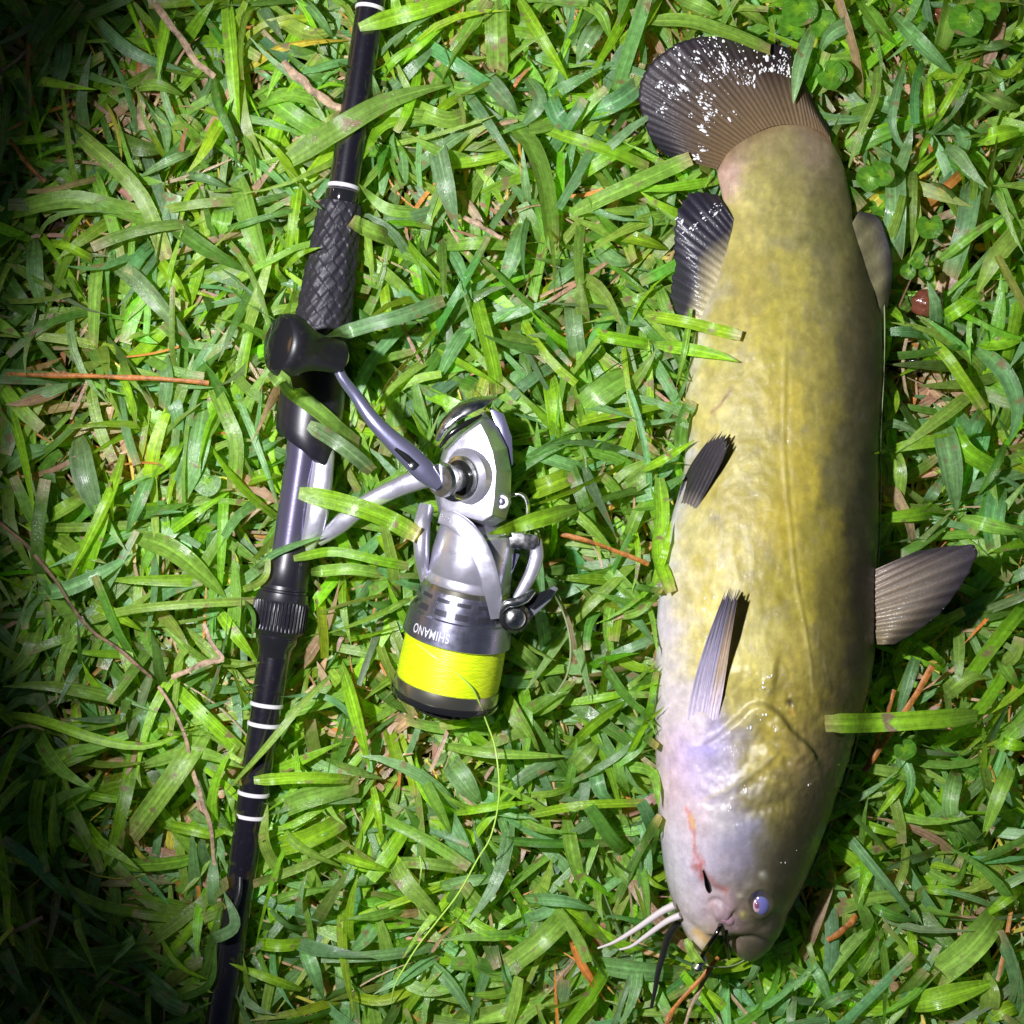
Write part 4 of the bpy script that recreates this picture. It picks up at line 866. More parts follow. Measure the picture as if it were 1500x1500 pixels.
# ---- blades copied one by one from the photograph: (points px, width px, class, height mm, pointed?)
TR = [
([(0,316),(60,298),(110,292),(160,302),(215,316)],26,'g',44,0),([(115,0),(150,40),(200,80),(275,105)],20,'b',38,1),([(330,-20),(338,60),(345,150),(352,210)],22,'l',38,1),([(312,100),(318,150),(340,200),(348,250)],14,'d',44,1),
([(85,172),(130,210),(175,250),(205,285),(222,318),(245,380)],24,'g',42,0),([(150,370),(200,410),(245,460),(285,505)],27,'b',40,1),([(345,250),(365,320),(380,370),(398,425)],34,'g',38,1),([(355,108),(400,75),(450,62),(520,58)],13,'y',32,1),
([(300,345),(350,330),(400,315),(465,300)],9,'d',45,1),([(15,208),(50,205),(85,203)],13,'l',36,0),([(95,-10),(60,40),(35,82)],26,'d',34,1),([(97,45),(90,100),(70,155)],24,'b',34,1),([(25,85),(38,140),(30,205)],24,'d',32,0),
([(146,368),(140,430),(138,505)],24,'g',36,0),([(165,200),(200,215),(245,222)],26,'d',34,1),([(70,355),(100,362),(135,380)],13,'l',40,0),([(240,320),(300,365),(365,400)],26,'d',42,1),([(225,370),(255,410),(278,445)],18,'l',36,1),
([(725,-10),(728,60),(730,102)],34,'g',40,0),([(755,-10),(790,50),(812,85),(835,122)],18,'l',38,1),([(737,172),(775,210),(797,270),(808,357)],36,'g',42,0),([(785,182),(830,200),(885,218),(950,245)],18,'l',40,0),
([(835,268),(880,237),(945,203)],18,'l',38,1),([(635,190),(650,260),(670,340)],30,'b',38,1),([(650,360),(700,356),(745,358)],19,'g',38,0),([(690,415),(705,470),(722,535),(728,578)],23,'l',44,0),([(765,330),(750,380),(730,425)],26,'b',36,1),
([(895,345),(930,349),(982,366)],20,'l',34,1),([(852,168),(900,150),(940,122)],28,'b',36,0),([(855,170),(895,158),(935,148)],14,'l',38,0),([(900,75),(940,35),(975,-10)],18,'l',36,1),([(580,100),(620,62),(660,30)],11,'l',40,1),
([(555,125),(575,90),(640,45)],12,'l',36,1),([(700,100),(735,140),(760,170)],28,'b',36,1),([(590,265),(650,215),(705,180)],22,'b',32,1),([(800,130),(820,175),(850,190)],26,'b',36,0),([(690,470),(660,520),(640,560)],26,'b',30,1),
([(640,420),(636,460),(640,500)],18,'l',36,1),([(560,400),(566,450),(572,490)],16,'l',34,1),([(775,490),(770,540),(800,600)],18,'d',30,1),
([(822,650),(845,710),(868,770),(892,805)],20,'d',38,1),([(820,628),(870,612),(930,602),(994,592)],17,'l',40,1),([(752,695),(775,675),(815,648),(850,636)],24,'b',42,1),([(838,615),(880,575),(928,546)],38,'g',38,0),([(805,550),(812,600),(818,645)],24,'l',38,0),
([(838,440),(842,490),(848,528)],26,'b',40,0),([(775,722),(810,708),(842,695)],28,'l',38,0),([(790,722),(850,758),(905,815)],17,'g',42,1),([(930,480),(960,520),(998,565)],20,'b',28,1),([(880,450),(930,470),(975,470)],24,'b',36,1),
([(855,485),(900,495),(960,505)],18,'l',40,0),([(905,720),(940,700),(985,660)],28,'g',32,1),([(950,700),(975,690),(1000,650)],16,'b',36,1),([(915,800),(935,750),(960,720)],18,'g',30,1),([(900,860),(890,920),(900,980)],16,'g',34,1),
([(870,820),(905,850),(955,900)],22,'g',34,1),([(960,530),(940,560),(950,540)],14,'l',30,1),
([(305,548),(332,610),(346,650),(342,720)],22,'g',42,0),([(300,590),(285,670),(258,732)],36,'b',38,0),([(268,642),(245,675),(222,700)],19,'l',38,1),([(222,690),(205,730),(185,782)],20,'b',36,1),([(180,665),(165,715),(130,790),(95,855)],17,'l',44,1),
([(38,872),(110,858),(200,810)],23,'b',40,1),([(193,783),(250,805),(300,845),(333,878)],32,'g',42,1),([(110,917),(180,895),(270,885),(374,880)],13,'g',46,0),([(170,535),(190,575),(200,622)],14,'l',40,0),([(330,690),(325,790),(322,880)],15,'l',34,1),
([(352,668),(385,655),(408,640)],17,'b',36,0),([(358,706),(382,698),(406,692)],21,'l',38,0),([(0,618),(50,582),(118,560)],22,'b',34,1),([(115,640),(125,700),(148,765)],36,'b',34,1),([(315,888),(345,930),(378,972)],18,'l',38,1),
([(235,790),(290,750),(340,718)],12,'l',40,1),([(0,690),(40,665),(80,655)],28,'b',30,1),([(50,790),(75,830),(95,845)],20,'l',38,1),([(60,900),(40,960),(0,1000)],24,'g',32,1),([(130,880),(170,900),(210,925)],18,'l',34,1),
([(70,760),(95,745),(120,730)],22,'g',34,0),([(225,555),(255,590),(265,650)],22,'b',30,1),([(330,530),(310,590),(325,640)],16,'l',26,1),([(240,520),(245,560),(240,600)],22,'b',34,0),
([(0,1045),(60,1055),(150,1085),(220,1092),(285,1066)],15,'l',42,1),([(305,1060),(260,1130),(192,1225)],32,'g',42,0),([(250,1000),(290,1040),(358,1105)],19,'l',40,0),([(45,1132),(110,1105),(165,1095)],30,'g',36,1),([(230,1205),(280,1215),(315,1222),(342,1208)],17,'l',40,1),
([(390,1192),(450,1168),(525,1148)],32,'g',40,0),([(386,1245),(450,1228),(505,1200)],30,'l',38,0),([(400,1198),(440,1240),(505,1272)],15,'g',40,1),([(316,1345),(312,1290),(314,1245)],19,'b',38,1),([(20,1400),(120,1402),(235,1388)],30,'d',36,0),
([(110,1158),(150,1168),(205,1175)],12,'l',34,1),([(440,1375),(458,1420),(475,1465)],22,'b',40,1),([(385,1325),(430,1310),(490,1300)],14,'g',36,1),([(365,1380),(410,1385),(450,1380)],18,'l',36,0),([(20,1230),(10,1270),(-10,1310)],24,'d',30,1),
([(60,1100),(40,1150),(15,1210)],22,'d',28,1),([(200,1020),(215,1060),(200,1085)],26,'b',30,1),([(240,1050),(238,1070),(240,1080)],14,'l',36,0),([(110,1020),(112,1060),(105,1100)],16,'l',30,0),([(0,1430),(30,1450),(60,1500)],24,'d',28,1),
([(160,1470),(190,1500),(200,1540)],26,'d',30,1),([(120,1240),(105,1230),(130,1250)],18,'l',26,1),
([(500,972),(512,1010),(528,1070),(542,1128)],25,'l',44,1),([(545,1145),(553,1190),(560,1240)],11,'l',36,1),([(640,1090),(720,1103),(832,1108)],15,'g',44,1),([(830,1100),(870,1060),(930,1018)],17,'l',40,1),([(660,1192),(710,1183),(782,1174)],13,'l',42,1),
([(775,1194),(850,1180),(945,1176)],13,'l',44,0),([(720,1228),(800,1235),(900,1234)],14,'d',38,0),([(829,1195),(840,1255),(858,1315)],22,'g',42,1),([(838,1330),(790,1380),(735,1420)],32,'g',42,0),([(765,1315),(830,1320),(876,1335)],19,'b',44,1),
([(573,1252),(600,1300),(652,1348)],26,'g',40,1),([(835,1362),(850,1410),(888,1468)],14,'o',38,1),([(865,1410),(930,1420),(1005,1425)],32,'b',34,0),([(575,1262),(620,1264),(678,1272)],17,'g',42,0),([(490,1252),(530,1262),(578,1278)],17,'l',40,1),
([(655,1325),(710,1362),(765,1378)],17,'l',40,1),([(738,1015),(760,1058),(790,1100)],26,'g',38,1),([(780,1042),(810,1030),(838,998)],20,'g',38,0),([(685,1492),(760,1478),(835,1465)],26,'g',36,0),([(615,1035),(645,1042),(678,1052)],14,'l',36,0),
([(655,1110),(690,1160),(705,1175)],34,'b',36,1),([(670,1060),(720,1055),(740,1045)],16,'b',38,1),([(830,1130),(855,1110),(880,1080)],26,'g',38,1),([(500,1210),(470,1215),(440,1230)],20,'g',36,0),([(610,1120),(635,1170),(665,1230)],18,'g',36,1),
([(650,1190),(670,1230),(700,1280)],34,'b',30,1),([(900,1250),(930,1290),(955,1330)],28,'g',34,0),([(920,1170),(905,1120),(915,1060)],16,'g',34,1),([(940,1100),(960,1040),(945,1000)],18,'g',34,1),([(500,1455),(560,1465),(620,1440)],16,'l',34,0),
([(560,1410),(620,1450),(700,1440)],18,'g',32,1),([(620,1400),(660,1440),(700,1500)],20,'b',30,1),([(870,1120),(880,1160),(900,1175)],22,'b',32,1),([(560,1340),(530,1380),(505,1400)],22,'b',34,1),([(640,1300),(690,1290),(745,1285)],18,'b',36,1),
([(750,1465),(740,1420),(742,1400)],14,'b',36,1),([(800,1450),(760,1480),(690,1500)],22,'g',34,1),([(900,1480),(960,1480),(1060,1490)],18,'g',30,1),([(1000,1440),(1040,1460),(1090,1500)],18,'l',30,1),
([(1225,1203),(1270,1260),(1320,1320),(1350,1362)],15,'b',46,1),([(1484,1112),(1465,1160),(1438,1232)],22,'g',42,1),([(1468,1328),(1420,1388),(1365,1432)],42,'g',42,0),([(1315,1474),(1390,1458),(1465,1436)],32,'l',38,1),([(1340,1300),(1380,1305),(1422,1308)],13,'l',38,1),
([(1252,1202),(1290,1215),(1335,1228)],14,'l',38,1),([(1335,1130),(1312,1160),(1282,1200)],12,'l',36,1),([(1308,975),(1330,941),(1370,918),(1412,895)],16,'l',38,0),([(1515,870),(1450,950),(1405,1015)],22,'l',38,0),([(1348,945),(1330,1000),(1312,1060)],17,'b',36,1),
([(1300,1060),(1322,1010),(1335,960)],16,'g',34,1),([(1310,1080),(1335,1140),(1320,1190)],14,'b',36,1),([(1400,1130),(1392,1180),(1400,1210)],24,'b',36,0),([(1375,1180),(1420,1215),(1445,1240)],26,'d',38,1),([(1440,1250),(1400,1200),(1380,1130)],12,'d',28,1),
([(1225,1295),(1260,1275),(1310,1270)],18,'g',34,0),([(1240,1310),(1275,1290),(1300,1330)],24,'b',30,1),([(1265,1320),(1300,1338),(1345,1350)],16,'d',38,1),([(1330,1350),(1338,1390),(1340,1430)],14,'l',36,1),([(1180,1400),(1200,1430),(1220,1480)],16,'b',36,1),
([(1230,1480),(1290,1475),(1330,1480)],24,'l',36,0),([(1195,1480),(1230,1460),(1265,1450)],16,'b',38,1),([(1250,1440),(1275,1400),(1290,1360)],16,'g',36,1),([(1440,1500),(1450,1460),(1445,1420)],30,'g',34,1),([(1500,1470),(1470,1480),(1440,1500)],22,'l',34,1),
([(1380,1020),(1420,990),(1455,985)],26,'g',36,0),([(1460,960),(1480,990),(1495,1010)],20,'g',36,1),([(1460,1080),(1480,1090),(1510,1095)],18,'l',38,1),([(1500,1300),(1470,1320),(1440,1345)],16,'l',36,1),([(1350,1270),(1400,1290),(1420,1240)],16,'g',34,1),
([(1100,1430),(1130,1450),(1170,1480)],20,'l',32,1),([(1070,1430),(1060,1460),(1040,1500)],20,'b',28,1),
([(1305,18),(1350,66),(1400,112)],24,'b',40,1),([(1252,-10),(1290,40),(1322,72)],32,'g',38,1),([(1396,-5),(1384,45),(1374,80)],28,'g',40,0),([(1262,28),(1218,48),(1198,82)],24,'b',40,1),([(1285,85),(1282,140),(1262,190),(1240,255)],13,'g',36,1),
([(1310,238),(1312,310),(1308,385)],30,'b',38,0),([(1338,240),(1336,300),(1336,365)],15,'g',38,1),([(1510,318),(1460,375),(1428,435)],28,'g',38,1),([(1376,470),(1410,448),(1436,425)],22,'l',38,0),([(1368,388),(1430,340),(1482,308)],14,'g',42,1),
([(1425,255),(1415,330),(1392,405)],30,'b',36,0),([(1362,192),(1392,140),(1424,85)],12,'l',42,1),([(1362,195),(1361,150),(1360,110)],17,'l',40,1),([(1364,190),(1352,220),(1345,240)],10,'l',36,1),([(1428,208),(1465,196),(1502,190)],26,'l',36,1),
([(1352,304),(1385,275),(1412,250)],14,'o',32,0),([(1262,308),(1285,290),(1302,268)],20,'y',30,0),([(1325,90),(1312,140),(1308,190),(1338,240)],13,'b',42,1),([(1445,440),(1475,447),(1512,452)],34,'b',36,0),([(1430,500),(1465,500),(1512,488)],30,'l',34,1),
([(1352,492),(1385,520),(1410,555),(1440,600)],17,'l',40,0),([(1425,505),(1472,548),(1490,600),(1478,648)],27,'b',40,1),([(1378,610),(1392,680),(1402,755)],36,'b',40,1),([(1298,652),(1313,690),(1308,735)],30,'g',36,0),([(1282,686),(1286,645),(1308,620),(1368,648)],14,'b',38,1),
([(1303,552),(1311,590),(1298,625)],14,'l',36,1),([(1392,618),(1415,660),(1466,690)],26,'l',36,0),([(1405,758),(1450,770),(1512,782)],21,'g',38,1),([(1464,705),(1455,760),(1460,805)],32,'b',34,0),([(1352,742),(1372,715),(1382,695)],17,'b',36,1),
([(1418,650),(1430,620),(1440,605)],24,'b',34,0),([(1475,645),(1455,690),(1430,730)],12,'d',38,1),([(1170,90),(1230,86),(1270,82)],16,'g',34,1),([(1430,130),(1470,150),(1495,155)],30,'g',34,1),([(1430,60),(1450,68),(1478,62)],18,'b',38,0),
([(1400,180),(1412,205),(1412,235)],22,'b',30,1),([(1320,160),(1290,150),(1280,140)],26,'b',30,1),([(1440,90),(1475,110),(1505,80)],18,'l',36,1),([(1425,400),(1460,400),(1500,410)],20,'l',28,1),([(1310,60),(1340,50),(1330,20)],24,'g',32,1),
([(1240,30),(1230,10),(1260,-10)],22,'l',36,1),([(1480,60),(1500,40),(1510,20)],16,'l',36,1),([(1420,-5),(1430,20),(1446,45)],16,'l',38,1),([(1060,-10),(1100,20),(1130,40)],20,'g',34,1),([(990,-5),(1030,10),(1060,25)],22,'g',34,1),
([(880,30),(860,60),(845,90)],26,'b',34,1),([(850,0),(880,20),(895,60)],18,'g',34,1),([(640,120),(690,130),(745,110)],18,'g',32,1),([(590,150),(650,175),(680,170)],26,'g',34,0),([(770,110),(790,150),(760,190)],22,'b',30,1),
([(905,420),(930,440),(980,450)],20,'g',32,1),([(830,420),(870,440),(900,460)],22,'g',30,0),([(870,360),(900,380),(930,385)],24,'b',30,1),([(860,380),(830,400),(800,430)],20,'b',30,1),([(930,290),(945,330),(940,370)],24,'b',32,1),
([(1130,1500),(1150,1460),(1160,1430)],18,'b',34,1),([(400,20),(450,50),(500,45)],24,'g',30,1),([(370,160),(420,140),(470,150)],26,'g',32,0),([(380,130),(430,170),(480,200)],28,'g',34,0),([(440,-5),(470,30),(490,60)],14,'b',38,1),
([(215,150),(240,185),(245,230)],18,'b',30,1),([(190,130),(230,125),(270,140)],18,'g',34,1),([(330,300),(320,340),(316,345)],30,'g',34,1),([(420,420),(400,390),(420,340)],20,'l',32,1),([(440,250),(430,320),(420,390)],16,'l',38,1),
([(300,210),(270,180),(230,190)],28,'g',30,1),([(290,220),(250,235),(200,262)],14,'b',40,1),([(265,255),(300,262),(340,278)],14,'b',38,1),([(0,500),(20,470),(60,440)],18,'d',28,1),([(0,390),(25,430),(60,470)],20,'d',32,1),([(50,350),(52,410),(65,460)],24,'b',32,1),
]
def traced(pts, w, cl, hmm, pointed, n=12, across=5, over=False, rs=None, base_low=True):
    r = rs or np.random.default_rng(int(abs(pts[0][0] * 7 + pts[0][1] * 13 + w)))
    c = catmull(pts, n); t = np.linspace(0, 1, n)
    z = hmm / 1000 * .80 * (1 - .35 * (np.abs(t - .5) * 2) ** 2) + r.normal(0, .001)
    if base_low and not over: z *= np.where(t < .25, .55 + 1.8 * t, 1)
    if over:
        for it in range(5):
            X = np.array([P(x, y, zz) for (x, y), zz in zip(c, z)])
            zt = look(ZMAXd, X[:, 0], X[:, 1], -9); need = np.where(zt > 0, zt + .0030, 0)
            z2 = np.maximum(z, need); z = .5 * z + .5 * z2 if it < 4 else z2
        for _ in range(3):
            zs = z.copy(); zs[1:-1] = (z[:-2] + 2 * z[1:-1] + z[2:]) / 4; z = np.maximum(zs, need)
    C = np.array([P(x, y, zz) for (x, y), zz in zip(c, z)])[None]
    col = np.array(GC[cl])[None] * r.uniform(.85, 1.2) * (1 + r.normal(0, .06, (1, 3)))
    tip = np.array([[.42, .33, .18, 0 if pointed else .8]])
    roll = (np.radians(r.normal(0, 13)) + np.radians(r.normal(0, 18)) * t)[None]
    return blades_mesh(C, np.array([w * PXM]), roll, col, tip, np.array([bool(pointed)]), np.array([r.uniform(.04, .14)]), across, obj_clamp=not over)
grass += [traced(*a) for a in TR if not (a[2] in 'oy')]
# blades growing beside the rod, the reel and the fish whose tips bend over their edges
r9 = np.random.default_rng(77); edges = []
for k in range(74):
    y = r9.uniform(-10, 1500); sd = r9.choice([-1, 1])
    if 370 < y < 700 or (sd > 0 and 700 < y < 850): continue
    hw = float(np.interp(y, [0, 290, 300, 530, 660, 850, 940, 960, 1500], [22, 23, 33, 46, 34, 34, 39, 24, 22])); edges.append((rodx(y) + sd * hw, y, 0 if sd > 0 else math.pi, 8))
for k in range(34):
    y = r9.uniform(500, 1210); edges.append((float(np.interp(y, ys, Ls)), y, math.pi, 7))
for k in range(14):
    y = r9.uniform(480, 1330)
    if 780 < y < 1000: continue
    edges.append((float(np.interp(y, ys, Rs)), y, 0, 10))
for k in range(0):
    y = r9.uniform(960, 1030) if k > 10 else r9.uniform(860, 1030); sd = 1 if k > 10 else -1; edges.append((AX(y) + sd * 76, y, 0 if sd > 0 else math.pi, 8))
for (ex, ey, out, ov) in edges:
    L = r9.uniform(70, 150); a = out + r9.normal() * .95; dx, dy = math.cos(a), math.sin(a)
    if dx * math.cos(out) < .12: continue
    o_ = r9.uniform(0, ov); bx = r9.normal() * 12
    tip = (ex - dx * o_, ey - dy * o_); base = (ex + dx * L, ey + dy * L); mid = ((tip[0] + base[0]) / 2 - dy * bx, (tip[1] + base[1]) / 2 + dx * bx)
    grass.append(traced([base, mid, tip], r9.uniform(8, 20), r9.choice(list('ggbbld')), r9.uniform(26, 38), r9.random() < .8, n=14, across=3, over=True, rs=r9))
def add_wet(V, F, cnt, seed):
    r_ = np.random.default_rng(seed); bmx = bmesh.new(); k = r_.choice(len(F), cnt); n_cl = 0
    for f in k:
        c4 = V[F[f]]; c0_ = c4.mean(0)
        if c0_[2] < .016 or abs(c0_[0]) > .27 or abs(c0_[1]) > .27: continue
        nn = np.cross(c4[2] - c4[0], c4[3] - c4[1]); nn /= np.linalg.norm(nn) + 1e-12
        if nn[2] < 0: nn = -nn
        for _ in range(r_.integers(1, 9)):
            w = r_.dirichlet([1, 1, 1, 1]); p = (c4 * w[:, None]).sum(0) + nn * .0001; rr = abs(r_.lognormal(-8.35, .45)); rr = min(rr, .0006)
            q = Vector(nn).to_track_quat('Z', 'Y').to_matrix().to_4x4()
            bmesh.ops.create_icosphere(bmx, subdivisions=1, radius=1, matrix=Matrix.Translation(Vector(p)) @ q @ Matrix.Diagonal((rr * r_.uniform(.8, 1.6), rr, rr * .5, 1)))
    me = bpy.data.meshes.new('dew'); bmx.to_mesh(me); bmx.free(); me.polygons.foreach_set('use_smooth', [True] * len(me.polygons)); return me
M['dew'] = mat('dew_water', (1, 1, 1), .02, 0, .9, 1.0, .02); M['dew'].node_tree.nodes['Principled BSDF'].inputs['Transmission Weight'].default_value = 1.0; M['dew'].node_tree.nodes['Principled BSDF'].inputs['IOR'].default_value = 1.33
gV, gF, gU, gC = cat_(grass)
tag(link('dew_drops', add_wet(gV, gF, 2600, 5), M['dew']), 'tiny water drops on the wet grass blades', 'water drops', None, 'stuff')
tag(build_fast('lawn_grass', *cat_(grass), M['leaf']), 'broad-bladed green lawn grass covering the ground', 'grass', None, 'stuff')
tag(build_fast('dry_thatch', *cat_(thatch), M['dry']), 'brown and straw coloured dead grass litter between the green blades', 'dead grass', None, 'stuff')

# ---- blades that lie over the rod, the reel and the fish: things of their own
HB = [
([(405,248),(450,217),(500,186),(560,152),(620,132),(664,124)],32,'g',46,1,'long broad green blade lying across the rod just above its upper white ring'),
([(526,40),(580,24),(640,8),(690,-8)],24,'l',46,1,'bright blade crossing the very top of the rod'),
([(575,352),(550,342),(532,334),(514,324)],27,'g',50,0,'short curled blade touching the right side of the textured grip'),
([(482,494),(540,476),(590,462),(650,440)],21,'b',64,0,'blue green blade crossing the lower end of the grip right of the handle knob'),
([(396,542),(430,574),(470,606),(500,632),(526,650)],24,'g',60,0,'broad blade slanting over the black reel seat below the knob'),
([(452,622),(482,640),(515,664),(545,690)],22,'b',58,0,'second slanting blade just below the one over the reel seat'),
([(438,722),(500,736),(560,756),(612,784)],27,'l',62,0,'lime green blade lying across the silver reel foot and stem'),
([(374,832),(400,812),(430,799),(475,785)],12,'b',54,1,'narrow blade across the rod above the ribbed nut'),
([(430,818),(490,808),(560,822),(600,830)],14,'l',48,0,'yellow green blade with cut end at the tip of the reel foot'),
([(455,838),(510,834),(560,840)],17,'g',46,0,'pale tipped blade just right of the ribbed nut'),
([(484,990),(440,1035),(385,1100),(326,1165)],11,'g',56,1,'thin stem slanting over the lower rod between the two pairs of rings'),
([(372,1143),(440,1139),(512,1141)],17,'l',52,0,'flat blade whose tip rests on the rod above the lower rings'),
([(845,744),(790,760),(750,772),(714,783)],24,'l',66,1,'lime blade reaching over the reel rotor from the right'),
([(838,312),(890,287),(950,260),(1012,232)],25,'g',44,0,'long blade reaching the lower left corner of the tail fin'),
([(952,30),(1010,32),(1070,50),(1128,74)],28,'g',46,0,'glossy blade lying over the top edge of the tail fin'),
([(1190,40),(1172,95),(1162,152)],21,'b',48,1,'drooping blade over the right edge of the tail fin'),
([(945,462),(1000,471),(1042,481),(1086,492)],17,'l',66,0,'bright cut blade resting on the upper fish flank, upper of two'),
([(960,505),(1010,512),(1050,520),(1082,530)],18,'l',60,1,'bright pointed blade on the fish flank, lower of two'),
([(1012,452),(1004,505),(990,570)],9,'g',60,1,'thin upright blade crossing the two bright blades beside the fish'),
([(966,700),(970,755),(964,812),(982,868)],21,'l',52,0,'lime blade standing along the pale belly below the pelvic fin'),
([(996,660),(1000,618),(1014,588)],19,'d',56,0,'dark olive blade against the belly above the pelvic fin'),
([(940,690),(980,668),(1018,644)],12,'l',58,1,'slim blade pointing at the base of the pelvic fin'),
([(1432,1048),(1370,1053),(1290,1058),(1208,1060)],27,'l',72,0,'wide bright green blade reaching over the back of the fish from the right'),
([(1300,1058),(1200,1058),(1240,1060)],1,'l',72,0,None),
([(1005,1375),(1018,1400),(1040,1425)],14,'g',40,1,'blade sticking out under the lower jaw of the fish'),
([(442,1450),(392,1432),(336,1411)],14,'l',46,1,'yellow green blade whose tip rests on the rod near the bottom'),
([(905,905),(940,892),(978,852)],13,'g',44,1,'thin blade leaning on the pale belly below the lime one'),
([(918,1110),(944,1062),(974,1034)],12,'l',44,1,'thin lime blade leaning on the pale throat of the fish'),
([(560,900),(586,884),(612,872)],10,'g',46,1,'thin blade touching the left side of the spool skirt'),
([(415,395),(440,372),(470,362)],9,'l',50,1,'thin blade touching the left edge of the textured grip'),
]
for pts, w, c, h, pt, lab in HB:
    if lab is None: continue
    o = build_fast('grass_blade', *traced(pts, w, c, h, pt, n=22, across=5, over=True), M['leaf'])
    tag(o, lab, 'grass blade', 'single grass blades lying over rod, reel and fish')

# ---- dry leaves, needles, twigs
for a, lab in zip([t for t in TR if t[2] in 'oy'], ['yellowing blade bent above the left of the grip', 'orange yellow dead blade left of the black barbel', 'orange dead leaf strip right of the tail', 'pale yellow leaf beside the adipose fin']):
    tag(build_fast('dry_leaf', *traced(*a), M['dry']), lab, 'dead leaf', 'dry leaves in the lawn')
def stick(name, pts, r, mt, lab, cat, grp=None):
    n = max(24, len(pts) * 10); r_ = np.random.default_rng(int(pts[0][0]) + 99); cq = catmull(pts, len(pts) * 2 + 1); jt_ = .08 if name == 'pine_needle' else .22; q = [P(x + r_.normal() * r * jt_, y + r_.normal() * r * jt_, z + r_.normal() * .0004) for x, y, z in cq]
    tag(link(name, sweep(q, [r * PXM * k for k in r_.uniform(.7, 1.15, 9)], [r * PXM * k for k in r_.uniform(.35, .7, 7)], n, 7), mt), lab, cat, grp)
M['needle'] = mat('pine_needle', (.46, .17, .03), .5); add_bump(M['needle'], 600, .0004)
M['straw'] = mat('dry_straw', (.46, .32, .20), .6); add_bump(M['straw'], 600, .0004, stretch=(1, .3, 1))
for k_ in ('needle', 'straw', 'twig'):
    m = M[k_]; b = m.node_tree.nodes['Principled BSDF']; c_ = np.array(b.inputs['Base Color'].default_value[:3])
    tc = N(m, 'ShaderNodeTexCoord'); no_ = N(m, 'ShaderNodeTexNoise', Scale=230.0, Detail=5.0, Roughness=.7); K(m, tc.outputs['Object'], no_.inputs['Vector'])
    cr = N(m, 'ShaderNodeValToRGB'); cr.color_ramp.elements[0].position = .36; cr.color_ramp.elements[1].position = .62
    cr.color_ramp.elements[0].color = (*(c_ * .35), 1); cr.color_ramp.elements[1].color = (*(c_ * 1.05), 1); K(m, no_.outputs[0], cr.inputs[0]); K(m, cr.outputs[0], b.inputs['Base Color'])
stick('pine_needle', [(10, 548, .028), (60, 549, .030), (180, 552, .033), (250, 556, .033), (306, 561, .031)], 4.0, M['needle'], 'long straight orange needle at the left edge of the lawn', 'pine needle', 'orange needles')
stick('pine_needle', [(822, 782, .030), (860, 792, .031), (905, 808, .030), (950, 826, .028)], 3.6, M['needle'], 'orange needle between the reel and the fish belly', 'pine needle', 'orange needles')
stick('pine_needle', [(1366, 975, .036), (1340, 1020, .036), (1300, 1080, .034), (1266, 1130, .030)], 4.6, M['needle'], 'orange needle passing under the wide blade right of the fish', 'pine needle', 'orange needles')
stick('pine_needle', [(1310, 1010, .030), (1295, 1060, .030), (1272, 1118, .028)], 3.6, M['needle'], 'second orange needle nearer the fish back', 'pine needle', 'orange needles')
stick('pine_needle', [(1052, 1402, .034), (1020, 1440, .036), (985, 1480, .036), (970, 1520, .034)], 3.6, M['needle'], 'orange needle running down from the hook swivel', 'pine needle', 'orange needles')
stick('pine_needle', [(1046, 1412, .030), (1018, 1462, .032), (1000, 1510, .032)], 2.8, M['straw'], 'thinner paler needle beside the one below the hook', 'pine needle', 'orange needles')
stick('pine_needle', [(15, 205, .026), (40, 240, .030), (66, 266, .030)], 3.4, M['needle'], 'short orange needle at the upper left edge', 'pine needle', 'orange needles')
stick('pine_needle', [(1212, 1378, .026), (1235, 1362, .028), (1254, 1342, .026)], 5, M['needle'], 'short thick orange needle right of the fish snout', 'pine needle', 'orange needles')
stick('twig', [(-10, 758, .030), (40, 800, .032), (80, 850, .033), (128, 918, .032), (175, 952, .030), (222, 992, .028)], 2.8, M['twig'], 'long thin brown twig slanting across the left side', 'twig', 'thin twigs')
stick('twig', [(232, 1005, .028), (250, 1035, .032), (266, 1064, .032), (282, 1128, .032), (298, 1180, .032), (310, 1230, .030), (322, 1320, .026)], 3.4, M['straw'], 'bent pale twig running down beside the lower rod', 'twig', 'thin twigs')
stick('twig', [(298, 914, .034), (312, 945, .034), (325, 966, .034), (290, 976, .032), (252, 994, .030)], 4.2, M['straw'], 'kinked straw stem left of the front collar of the rod', 'twig', 'thin twigs')
stick('twig', [(212, -10, .030), (240, 25, .034), (268, 60, .034), (290, 92, .034), (312, 112, .030)], 5.0, M['straw'], 'thick pinkish straw stalk at the top left', 'twig', 'thin twigs')
stick('twig', [(414, 92, .032), (440, 116, .034), (470, 142, .033), (500, 160, .030)], 6.5, M['straw'], 'straw stalk left of the rod above the grip', 'twig', 'thin twigs')
stick('twig', [(680, 318, .030), (708, 334, .033), (736, 350, .032)], 4, M['straw'], 'short straw piece near the middle of the top', 'twig', 'thin twigs')
stick('twig', [(208, 20, .014), (212, 90, .016), (206, 190, .015)], 8, M['straw'], 'pale upright straw stalk deep in the grass at top left', 'twig', 'thin twigs')
stick('twig', [(0, 1376, .03), (30, 1360, .032), (62, 1344, .030)], 3.2, M['straw'], 'small straw stem in the dark lower left', 'twig', 'thin twigs')

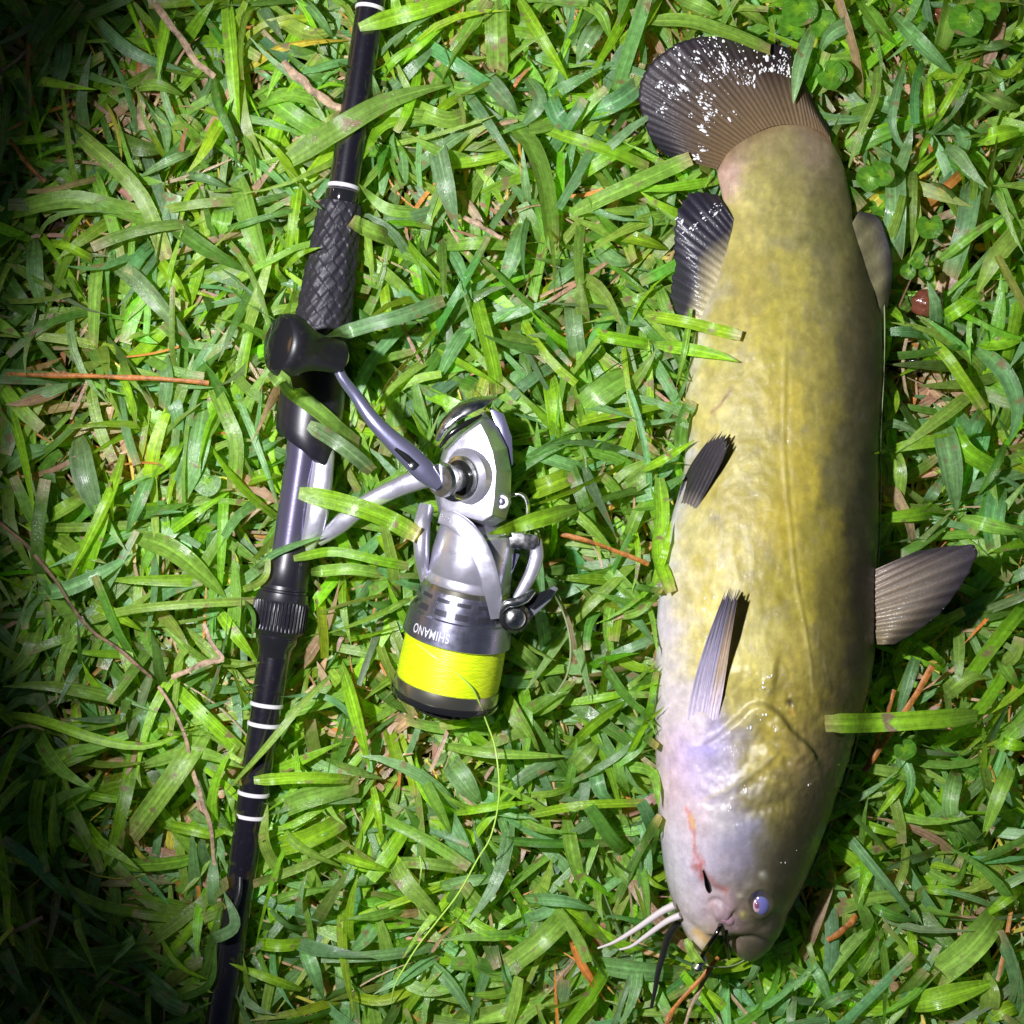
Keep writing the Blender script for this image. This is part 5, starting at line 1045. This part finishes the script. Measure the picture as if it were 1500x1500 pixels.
# ---- clover
M['clover'] = leaf_mat('clover_leaf', .32, .42)
def leaflet(cx, cy, z, r, ang, heart=True, n=22):
    V = [P(cx + .25 * r * math.cos(ang + math.pi), cy + .25 * r * math.sin(ang + math.pi), z - .0004)]; C = [GC['l']]; UV = [(0.5, .5)]
    for k in (.55, 1.0):
        for i in range(n):
            a = 2 * math.pi * i / n; rr = r * (1 - (.55 * math.exp(-((a - math.pi) / .30) ** 2) if heart else 0)) * (1 - .12 * math.exp(-(min(a, 2 * math.pi - a) / .5) ** 2))
            b = a + ang; V.append(P(cx + rr * k * math.cos(b), cy + rr * k * math.sin(b), z + .0010 * k * abs(math.sin(a)))); C.append(tuple(np.array((.10, .26, .025)) * (1.12 if k < .9 else .95))); UV.append((.5 + .5 * k * math.cos(a), .5 + .5 * k * math.sin(a)))
    F = [(0, 1 + i, 1 + (i + 1) % n) for i in range(n)] + [(1 + i, 1 + n + i, 1 + n + (i + 1) % n, 1 + (i + 1) % n) for i in range(n)]
    me = mesh_from(V, F); ul = me.uv_layers.new(name='UV')
    for l in me.loops: ul.data[l.index].uv = UV[l.vertex_index]
    set_color(me, np.array(C)); return me
def clover(x, y, lfs, lab):
    e = empty('clover', P(x, y, 0), lab, 'clover', 'small clovers in the lawn')
    for (lx, ly, z, r, a) in lfs:
        link('leaf', leaflet(lx, ly, z, r, a), M['clover'], e)
        link('stalk', sweep([P(x, y, .002), P((x + lx) / 2, (y + ly) / 2, z * .55), P(lx, ly, z - .0012)], [.0005] * 2, [.0005] * 2, 10, 6), M['clover_stem'], e)
M['clover_stem'] = mat('clover_stem', (.16, .28, .06), .5)
clover(1284, 272, [(1272, 262, .034, 19, 2.4), (1292, 254, .036, 19, 5.6)], 'heart shaped clover leaves right of the fish body near the tail')
clover(1180, 30, [(1172, 14, .034, 27, 1.2), (1205, 34, .030, 21, 3.5), (1160, 40, .028, 20, 5.0)], 'largest clover at the top right of the tail fin')
clover(1222, 115, [(1218, 110, .032, 22, .6), (1182, 92, .030, 22, 3.0), (1234, 104, .030, 17, 5.5)], 'clover beside the right edge of the tail fin')
clover(1362, 330, [(1362, 332, .030, 20, 1.5), (1290, 300, .024, 17, 4)], 'clover leaf between the two tall blades right of the adipose fin')
clover(1345, 390, [(1345, 382, .034, 12, .4), (1330, 398, .032, 12, 2.2), (1356, 400, .032, 11, 5)], 'small grey green clover above the brown nut')
clover(300, 710, [(302, 706, .027, 22, 2.2), (246, 768, .022, 24, .8), (282, 692, .024, 14, 4)], 'round leaved clover left of the reel seat')
clover(1420, 60, [(1415, 30, .036, 26, 1.9), (1446, 12, .034, 20, 5)], 'clover in the top right corner')
clover(1325, 1095, [(1326, 1098, .036, 17, 1)], 'single round yellow green leaf below the wide blade')

# ---- small ground things
def lump(name, c, rx, ry, rz, mt, lab, cat, seed=3, amp=.18):
    me = ellipsoid(P(*c), rx * PXM, ry * PXM, rz * PXM, 30, 18); r = np.random.default_rng(seed); cc_ = P(*c)
    k = r.normal(size=(5, 3)) * 900; ph = r.uniform(0, 6, 5)
    for v in me.vertices:
        d = v.co - cc_; s = 1 + amp * sum(math.sin(float(k[i] @ np.array(d)) + ph[i]) for i in range(5)) / 3
        v.co = cc_ + d * s
    return tag(link(name, me, mt), lab, cat)
lump('nut', (1358, 443, .020), 24, 20, 18, M['nut'], 'glossy reddish brown nut shell right of the fish', 'nut', 5, .12)
lump('pebble', (1326, 532, .014), 26, 18, 16, M['pebble'], 'wet black pebble close to the fish back', 'pebble', 6)
lump('pebble', (1375, 25, .012), 20, 14, 10, M['nut'], 'small brown pebble at the top right', 'pebble', 8)
